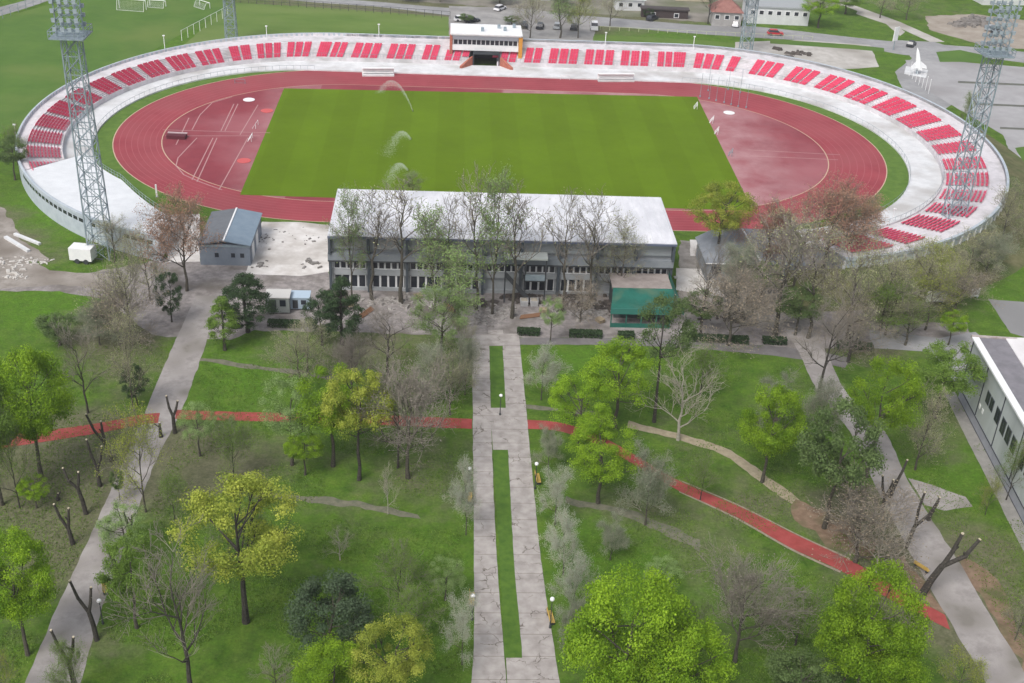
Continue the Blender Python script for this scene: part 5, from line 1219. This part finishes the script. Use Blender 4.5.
TREES = [
 # lower left
 ('lime',28,655,533,76,'dense bright green tree at the lower left corner left of the road',G1),
 ('green',2,505,372,66,'green tree cut by the left edge behind the bright lime tree',G1),
 ('lime',42,480,348,74,'big bright lime tree above the red path at the left edge',G1),
 ('sparse',20,508,400,48,'thin sparse tree in front of the big lime tree at the left edge',G1),
 ('bare',88,413,312,52,'leaning dark bare tree left of the left road above the red path',G2),
 ('barew',132,345,246,66,'grey bushy bare tree at the top of the left road',G2),
 ('barew',134,411,305,40,'bare tree above the red path just left of the left road',G2),
 ('bud',187,291,190,66,'large bare tree with reddish buds left of the small gabled building',G2),
 ('dark',172,322,272,26,'dark evergreen beside the grey bushy tree at the left road top',G1),
 ('dark',137,405,366,26,'small dark round shrub left of the road above the red path',G1),
 ('conifer',248,332,275,48,'dark round evergreen in front of the grey site cabin',G1),
 ('cypress',225,350,297,30,'bright green narrow conifer beside the top of the left road',G1),
 ('ysparse',146,512,405,62,'slender tree with thin yellow green leaves overhanging the left road',G1),
 ('spring',200,456,403,36,'small green tree above the red path right of the left road',G1),
 ('sparse',234,480,418,54,'pale green sparse tree left of the big yellow tree',G1),
 ('yellow',246,622,484,124,'big yellow green tree left of centre in the lower park',G1),
 ('bare',191,692,535,118,'spreading dark bare tree at the bottom left',G2),
 ('green',137,628,537,58,'bright green tree behind the spreading bare tree',G1),
 ('teal',330,662,585,78,'round blue green evergreen at the bottom left of centre',G1),
 ('yellow',392,716,628,78,'pale yellow round tree at the bottom edge left of the path',G1),
 ('lime',335,722,648,72,'lime tree cut by the bottom edge below the blue green evergreen',G1),
 ('bare',277,706,638,50,'thin grey bare tree at the bottom edge between bare and lime trees',G2),
 ('sparse',75,705,640,40,'sparse bush at the bottom left edge of the left road',G1),
 ('ysparse',8,712,650,44,'yellowish shrub in the bottom left corner',G1),
 ('pale',340,560,528,32,'small lilac grey bare sapling right of the big yellow tree',G2),
 ('sparse',398,603,545,76,'faint low green tree in the middle of the lower left lawn',G1),
 ('sparse',255,570,505,40,'faint green sapling behind the big yellow tree',G1),
 # middle left
 ('spring',292,465,375,56,'fresh green tree at the left of the grove on the red path',G1),
 ('lime2',305,475,432,34,'small bright green tree below the red path in the grove',G1),
 ('lime2',333,466,370,72,'bright green tree in the middle of the grove on the red path',G1),
 ('yellow',359,480,370,70,'yellow green tree at the right of the grove on the red path',G1),
 ('bared',408,478,362,104,'wide grey bare tree between the grove and the central path',G2),
 ('bare',398,468,375,60,'second thinner bare tree behind the wide grey one',G2),
 ('pale',388,514,462,20,'white stemmed thin birch on the lawn left of the central path',G2),
 ('bare',388,375,296,62,'dark bare tree between the evergreens and the pale green tree',G2),
 ('conifer',342,345,276,44,'dark green conifer in front of the left part of the main building',G1),
 ('dark',322,345,292,34,'dark evergreen bush left of the conifer before the main building',G1),
 ('barew',308,372,315,48,'brownish bare bush left below the dark conifers',G2),
 ('spring',440,362,286,58,'pale green leafy tree left of the top of the central path',G1),
 ('olive',465,395,335,34,'olive grey tree touching the left edge of the central path',G3),
 ('barew',450,415,350,44,'pale bare tree just left of the central path above the red path',G3),
 ('silver',466,535,457,38,'silvery tree left of the central path below the upper lamp',G3),
 ('silver',462,665,590,44,'blue grey silvery tree left of the central path near the bottom',G3),
 # right of path
 ('silver',541,400,343,40,'silvery grey tree right of the central path above the red path',G3),
 ('olive',548,470,425,30,'small silvery tree right of the central path beside the red path',G3),
 ('silver',555,525,465,44,'silvery tree below the upper lamp right of the central path',G3),
 ('silver',563,575,510,46,'silvery tree midway down the right side of the central path',G3),
 ('silver',572,620,552,50,'pale silvery tree beside the big lime crowns',G3),
 ('olive',570,655,600,36,'olive shrub between the lowest right bench and the lime crowns',G3),
 ('lime2',615,430,345,68,'lime tree at the back of the lime trio right of the path',G1),
 ('lime2',578,448,380,62,'lime tree at the left of the lime trio right of the path',G1),
 ('lime2',598,503,425,66,'lime tree at the front of the lime trio right of the path',G1),
 ('pine',654,422,296,56,'tall dark evergreen in front of the green roofed pavilion',G1),
 ('pale',678,440,348,86,'whitish bare tree with long pale branches right of the lime trio',G2),
 ('olive',645,525,448,56,'grey olive tree at the end of the red path gap',G1),
 ('lime',618,740,577,122,'biggest bright lime tree at the bottom right of the path',G1),
 ('lime',668,742,622,92,'lime tree joined to the right side of the biggest lime tree',G1),
 ('bared',735,662,552,96,'grey bare tree right of the big lime trees',G2),
 ('sparse',795,645,588,60,'faint green bushy tree left of the lower right lime trees',G1),
 ('mid',795,712,662,72,'dark green bush at the bottom edge right of centre',G1),
 ('lime',762,482,388,60,'bright green tree right of the pale branched tree',G1),
 ('mid',824,528,400,74,'large dull green tree left of the right road',G1),
 ('bush',855,562,490,104,'wide brown grey thicket between the red path and the right road',G2),
 ('pale',875,575,510,60,'pale leafless tree in the brown thicket by the right road',G2),
 ('lime2',866,478,360,66,'bright green double stemmed tree standing at the right road',G1),
 ('green',935,418,345,66,'green tree left of the industrial hall corner',G1),
 ('bare',818,398,280,84,'dark bare tree with wide limbs at the top of the right road',G2),
 ('barew',915,470,385,50,'thin bare tree right of the double stemmed green tree',G2),
 ('sparse',1006,500,440,40,'young green tree in front of the industrial hall windows',G1),
 ('ysparse',985,515,478,24,'small yellowish shrub on the grass by the hall',G1),
 ('lime',850,722,570,92,'big yellow lime tree in the lower right left of the right road',G1),
 ('lime2',838,705,612,64,'lime tree overlapping the left of the big lower right lime tree',G1),
 ('lime',882,724,657,62,'small bright lime tree at the bottom edge near the right road',G1),
 ('ysparse',952,705,650,52,'pale thin tree at the bottom edge beside the right road',G1),
 ('barew',1015,640,590,40,'brownish shrub on bare soil at the lower right edge',G2),
 ('sparse',700,500,455,36,'faint green sapling above the right part of the red path',G1),
 ('olive',770,440,385,36,'olive green thin tree behind the bright green tree on the right',G1),
 # before the main building
 ('tall',372,300,184,62,'tall bare tree left most before the main building',G4),
 ('tally',352,300,186,36,'tall thin yellow green tree at the left corner of the main building',G4),
 ('tall',401,303,178,66,'tall bare tree second from the left before the main building',G4),
 ('tally',434,312,205,46,'yellow green tall tree before the left half of the main building',G4),
 ('tall',448,300,195,50,'tall bare tree behind the yellow green one before the main building',G4),
 ('tall',476,310,163,54,'tallest bare tree before the middle of the main building',G4),
 ('tally',492,315,170,50,'tall yellow green tree at the middle of the main building',G4),
 ('tall',512,318,182,56,'tall bare tree just left of the entrance stair',G4),
 ('tally',458,330,250,50,'lower yellow green tree left of the yard path',G4),
 ('tall',562,312,192,58,'tall bare tree right of the entrance stair',G4),
 ('tall',588,310,190,64,'widest tall bare tree before the right half of the main building',G4),
 ('barew',618,300,215,52,'bare tree leaning before the right part of the roof',G4),
 ('bush',580,322,280,54,'low dark bare thicket in the yard left of the green pavilion',G2),
 ('spring',550,342,297,24,'narrow bright green conifer standing in the yard before the entrance',G1),
 ('tally',412,205,172,24,'pale green tree top left above the white roof',G4),
 # right of the building
 ('yellow',715,268,186,62,'leafy green tree behind the main building at its right end',G1),
 ('bud',822,272,182,96,'broad reddish budding tree hiding the right end of the track',G2),
 ('bud',850,258,192,56,'smaller reddish budding tree right of the broad one',G2),
 ('bud',762,282,205,70,'thin reddish tree behind the slate hip roof',G2),
 ('bush',728,345,275,78,'dark bare thicket before the low building right of the pavilion',G2),
 ('bare',700,338,235,56,'leaning grey bare tree right of the green pavilion',G2),
 ('tall',775,335,215,70,'tall bare tree before the low slate roofed building',G2),
 ('tall',808,338,222,66,'tall bare tree midway between slate roof and the stand end',G2),
 ('barew',845,345,232,72,'bare tree in front of the right end of the stand',G2),
 ('mid',795,335,285,44,'dull green bush at the right side of the yard',G1),
 ('green',760,300,262,36,'yellow green bush beside the slate hip roof',G1),
 ('barew',880,330,245,74,'hazy bare tree before the red seats at the lower right bend',G2),
 ('sparse',885,335,282,64,'thin green bushy tree right of the stand end',G1),
 ('barew',915,315,245,66,'olive bare tree outside the right bend of the stand',G2),
 ('barew',905,345,292,60,'olive haze tree above the right service road',G1),
 ('bush',850,355,300,72,'brown bushes at the top of the right road',G2),
 ('ysparse',940,300,258,56,'yellowish bush outside the right bend of the stand',G1),
 ('barew',965,285,232,60,'sparse olive tree outside the stand by the leaning prop',G2),
 ('bush',955,310,272,60,'grey brown bush behind the white panels',G2),
 ('lime2',948,345,312,26,'small lime bush left of the hall roof corner',G1),
 ('barew',1000,245,180,46,'olive bare tree at the right edge outside the stand',G2),
 ('sparse',964,132,90,20,'thin green sapling in the east car park by the stand',G1),
 ('barew',115,262,215,40,'bare bush before the end wall of the left stand rooms',G2),
 ('barew',150,300,228,44,'thin bare tree left of the large budding one',G2),
 ('sparse',18,165,122,30,'small bush outside the left bend of the stand',G1),
 ('mid',15,180,135,30,'dark bush at the left edge outside the stand',G1),
 ('mid',60,345,315,40,'low green bush on the lush lawn at the left',G1),
 ('barew',790,300,205,76,'hazy reddish olive tree left of the stand end',G2),
 ('ysparse',925,330,272,60,'low olive green bushes behind the white panels',G1),
 ('olive',985,275,225,50,'greyish olive bush on the slope at the right edge',G1),
 ('bush',745,320,262,70,'second dark bare thicket near the slate roofed building',G2),
 ('mid',700,330,290,36,'dull green young tree right of the green pavilion',G1),
 ('bush',120,345,290,70,'brown grey thicket left of the top of the left road',G2),
 ('lime2',37,508,478,28,'bright green low shrub at the foot of the left lime tree',G1),
 ('ysparse',925,290,240,60,'yellow olive bush on the bank under the right rim wall',G1),
 ('barew',945,292,250,56,'brownish thin bush on the bank near the white panels',G2),
 ('olive',735,300,245,60,'grey olive tree in front of the slate hip roof',G1),
 ('sparse',410,640,585,60,'low pale green bush on the lower left lawn by the evergreen',G1),
 ('sparse',230,560,500,44,'sparse tree hidden behind the left of the big yellow tree',G1),
 ('olive',775,420,375,44,'grey olive sapling behind the bright green tree at the right',G1),
 ('barew',300,388,330,60,'brownish budding tree on the lawn above the grove',G2),
 ('bared',352,402,336,56,'twiggy grey tree behind the yellow green tree of the grove',G2),
 ('olive',430,402,345,50,'grey green tree behind the wide grey bare tree',G1),
 ('barew',462,372,316,30,'thin hazy tree at the left of the path head',G2),
 ('spring',225,440,415,26,'tiny pale green tree below the red path left of the grove',G1),
 ('spring',445,600,560,38,'low spring green bush on the lawn near the lowest left bench',G1),
 ('sparse',175,520,470,38,'thin green sapling just right of the left road',G1),
 ('spring',128,560,505,46,'pale green tree leaning over the right edge of the left road',G1),
 ('olive',100,345,300,44,'greyish olive shrub beside the dirt track on the left',G1),
 ('sparse',700,395,345,40,'thin green tree behind the whitish bare tree',G1),
 ('olive',820,440,380,44,'grey olive tree between the bright green trees on the right',G1),
 ('spring',660,600,560,36,'faint green shrub above the biggest lime tree',G1),
 ('olive',610,560,515,34,'grey shrub on the lawn right of the silvery row',G1),
 ('sparse',690,650,600,34,'thin sapling between the lime trees and the grey bare tree',G1),
 ('mid',120,500,470,14,'small dark weed bush among the pollards',G1),
 # far trees
 ('lime2',818,28,-5,36,'bright green tree in front of the far white building','trees beyond the stadium'),
 ('barew',880,18,-16,28,'brown green tree beside the diagonal footway','trees beyond the stadium'),
 ('barew',906,20,-18,34,'brown green tree right of its neighbour by the footway','trees beyond the stadium'),
 ('green',845,14,-8,30,'green bush right of the bright green far tree','trees beyond the stadium'),
 ('ysparse',578,38,-8,34,'yellow green tree over the parked cars behind the stand','trees beyond the stadium'),
 ('tally',560,38,-14,30,'tall thin tree over the parked cars behind the stand','trees beyond the stadium'),
 ('barew',530,38,-10,30,'bare tree behind the right end of the commentary box','trees beyond the stadium'),
 ('barew',610,26,-20,26,'bare tree on the far road left of the dark sheds','trees beyond the stadium'),
 ('bare',708,24,-20,26,'bare tree behind the red roofed house','trees beyond the stadium'),
 ('dark',560,6,-16,22,'dark tree at the top edge above the car park','trees beyond the stadium'),
 ('mid',500,4,-16,26,'dull green tree at the top edge above the commentary box','trees beyond the stadium'),
 ('bush',440,2,-14,30,'bare thicket at the top edge left of the commentary box','trees beyond the stadium'),
 ('mid',410,0,-14,26,'low green tree at the top edge beside the road','trees beyond the stadium'),
 ('bush',385,-2,-16,28,'bare thicket at the top edge above the second practice field','trees beyond the stadium'),
 ('barew',636,5,-14,24,'bare tree by the small white shed','trees beyond the stadium'),
 ('green',985,-2,-22,44,'green trees at the top right edge','trees beyond the stadium'),
 ('mid',940,-4,-24,40,'dull green trees at the top edge right of the footways','trees beyond the stadium'),
 ('dark',648,18,8,10,'small dark conifer beside the low dark sheds','trees beyond the stadium'),
 ('mid',466,24,14,14,'dark shrub just left above the commentary box','trees beyond the stadium'),
 ('mid',512,24,16,16,'green shrub behind the roof of the commentary box','trees beyond the stadium'),
]
for t_ in TREES: tree(*t_)

# pollarded trunks
def pollard(bx_, by_, ty, label, fork=.45, lean=0, two=True, seed=0, thick=.28, paint=False):
    rn = random.Random(seed+11); b = at(bx_, by_); h_ = hgt(bx_, by_, ty)
    o = empty('pollarded_tree', (b.x, b.y, 0)); tag(o, label, 'tree', 'pollarded trunks beside the roads')
    mb = MB(); f = Vector((lean*fork, 0, h_*fork)); pts = [Vector((0,0,-.1)), Vector((lean*fork*.4, rn.uniform(-.1,.1), h_*fork*.5)), f]
    mb.tube(pts[0], pts[1], thick, thick*.85, 8); mb.tube(pts[1], pts[2], thick*.85, thick*.75, 8); mb.build('trunk', bark_dark, o)
    dirs = [(-.14+lean/h_, 1.0), (.18+lean/h_, .8)] if two else [(lean/h_, 1)]
    for dx, hh in dirs:
        mb = MB(); m1 = f+Vector((dx*h_*.5, rn.uniform(-.2,.2), h_*(1-fork)*.45*hh)); e = f+Vector((dx*h_*.8, rn.uniform(-.3,.3), h_*(1-fork)*hh))
        mb.tube(f-Vector((0,0,.1)), m1, thick*.62, thick*.55, 7); mb.tube(m1, e, thick*.55, thick*.42, 7)
        mb.sphere(tuple(e), thick*.52, 7, 5); mb.sphere(tuple(m1), thick*.62, 7, 5)
        if rn.random() < .6: mb.tube(m1, m1+Vector((rn.uniform(-.7,.7),rn.uniform(-.3,.3),.6)), thick*.35, thick*.25, 6)
        l_ = mb.build('limb', bark_dark, o)
        mb = MB(); d_ = (e-m1).normalized(); mb.tube(e, e+d_*(thick*.52+.05), thick*.40, thick*.38, 7); mb.build('cut_face', cutwood, l_)
for k, a in enumerate([(175,433,398,'pollarded trunk standing where the red path meets the left road',.5,0),(161,437,424,'short stump beside the trunk at the red path crossing',.5,0,False),(112,461,416,'pollarded trunk leaning left below the red path',.4,-1.2),
   (100,486,441,'twin limbed pollard left of the left road below the red path',.4,0),(86,514,470,'thick pollard with pale cut tops left of the left road',.6,-.7),(73,544,505,'pollard left of the left road above the lime tree',.4,-.5),(58,500,496,'low cut stump among bare soil',.5,0,False),
   (131,537,512,'dark forked pollard on the right edge of the left road',.35,0),(115,567,545,'crooked thin pollard right of the left road',.5,-.4,False),(97,640,583,'slim forked pollard beside the lower left road',.5,-.6),(76,690,632,'crooked pollard at the bottom of the left road',.5,-.3),
   (883,512,475,'pollard on the right road below the double stemmed tree',.4,-.5),(890,497,462,'second pollard limb right of the road tree',.5,.8,False),(906,547,492,'forked pollard left of the right road',.4,1.0),(922,594,536,'heavy tilted pollard with pale cut ends beside the lower right road',.5,2.6,True),(928,520,500,'short pollard on the right side of the right road',.5,.4,False),(848,362,335,'short dark pollard at the top of the right road',.5,0)]):
    pollard(*a[:4], fork=a[4], lean=a[5], two=a[6] if len(a) > 6 else True, seed=k, thick=.42 if k == 14 else .28)
shb = [(37,502,488,24,'bright green low shrub at the foot of the left lime tree','green')]
# hedges
def hedge(xa, ya, xb, yb, h_, w_, lb, seed):
    a = at(xa, ya); b2 = at(xb, yb); rn = random.Random(seed); L = (b2-a).length
    o = empty('clipped_hedge', a, math.atan2(b2.y-a.y, b2.x-a.x)); tag(o, lb, 'hedge', 'clipped hedges before the main building')
    v = []; f = []; tn_ = []
    for _ in range(int(L*420)):
        p = Vector((rn.uniform(0,L), rn.uniform(-w_/2,w_/2), rn.uniform(.1,h_))); fc = rn.choice('tttsse')
        if fc == 't': p.z = h_*rn.uniform(.9,1.05)
        elif fc == 's': p.y = rn.choice((-1,1))*w_/2*rn.uniform(.9,1.1)
        n_ = Vector((rn.gauss(0,1),rn.gauss(0,1),rn.gauss(.3,1))).normalized(); q = n_.orthogonal().normalized(); r_ = n_.cross(q); s = rn.uniform(.06,.13); i = len(v)
        v += [tuple(p-q*s),tuple(p-r_*s),tuple(p+q*s),tuple(p+r_*s)]; f.append((i,i+1,i+2,i+3)); tn_ += [rn.random()]*4
    me = bpy.data.meshes.new('foliage'); me.from_pydata(v, [], f); me.materials.append(LM['dark']); at_ = me.attributes.new('tone','FLOAT','POINT'); at_.data.foreach_set('value', tn_)
    c = bpy.data.objects.new('foliage', me); COL.objects.link(c); c.parent = o
    mb = MB(); k = 0
    while k < L: mb.tube((k,0,0),(k,0,h_*.8),.04,n=4); k += .8
    mb.build('stem', bark_dark, o)
for k, a in enumerate([(517,334,540,335,'short hedge just right of the central path'),(569,336,602,337,'long hedge left of the green pavilion'),(618,338,634,338,'short hedge before the green pavilion'),(686,340,748,343,'longest hedge before the bare thicket'),(762,343,786,344,'short green hedge by the lane lamp'),(268,326,300,327,'hedge below the site cabins'),(836,347,872,350,'hedge at the top of the right road')]):
    hedge(*a[:4], .9, 1.1, a[4], k)

# scattered weeds and dry litter in the park lawns
def tufts():
    rn = random.Random(77); v = []; f = []; tn_ = []
    n = 0
    while n < 60000:
        px_, py_ = rn.uniform(-20,1044), rn.uniform(345,700)
        p = at(px_, py_)
        if 462 < px_ < 590 and py_ > 330: continue
        if noise.noise(Vector((p.x*.12, p.y*.12, 3))) < -.05: continue
        # keep off roads
        s0 = (py_-296)/(690-296)
        if 196-s0*180 < px_ < 226-s0*145+4: continue
        if py_ < 700 and 780+(py_-330)*.56 < px_ < 822+(py_-330)*.62: continue
        n += 1; s = rn.uniform(.04,.15)
        for _ in range(2):
            a = rn.uniform(0,6.28); d = Vector((math.cos(a), math.sin(a), 0)); q = p+Vector((rn.gauss(0,.15), rn.gauss(0,.15), 0)); i = len(v)
            v += [tuple(q-d*s*.6), tuple(q+d*s*.6), tuple(q+Vector((rn.gauss(0,.05),rn.gauss(0,.05),s*1.2)))]; f.append((i,i+1,i+2)); t = rn.random(); tn_ += [t]*3
    me = bpy.data.meshes.new('grass_tufts'); me.from_pydata(v, [], f); me.materials.append(LM['green']); at_ = me.attributes.new('tone','FLOAT','POINT'); at_.data.foreach_set('value', tn_)
    o = bpy.data.objects.new('grass_tufts', me); COL.objects.link(o); tag(o, 'tufts of longer grass and weeds across the park lawns', 'grass', kind='stuff')
tufts()

# ------------------------------------------------------------------ air
mb = MB(); mb.box(-1510, 1510, -910, 1910, -1.0, 95.0)
hm_ = bpy.data.materials.new('haze air'); hm_.use_nodes = True; hn = hm_.node_tree; hn.nodes.remove(hn.nodes['Principled BSDF'])
pv = hn.nodes.new('ShaderNodeVolumePrincipled'); pv.inputs['Color'].default_value = (.97,.97,1,1); pv.inputs['Density'].default_value = HAZE
pv.inputs['Anisotropy'].default_value = .2
hn.links.new(pv.outputs[0], hn.nodes['Material Output'].inputs['Volume'])
hz_ = mb.build('haze', hm_); tag(hz_, 'thin pale air haze over the whole stadium and park', 'haze', kind='stuff')
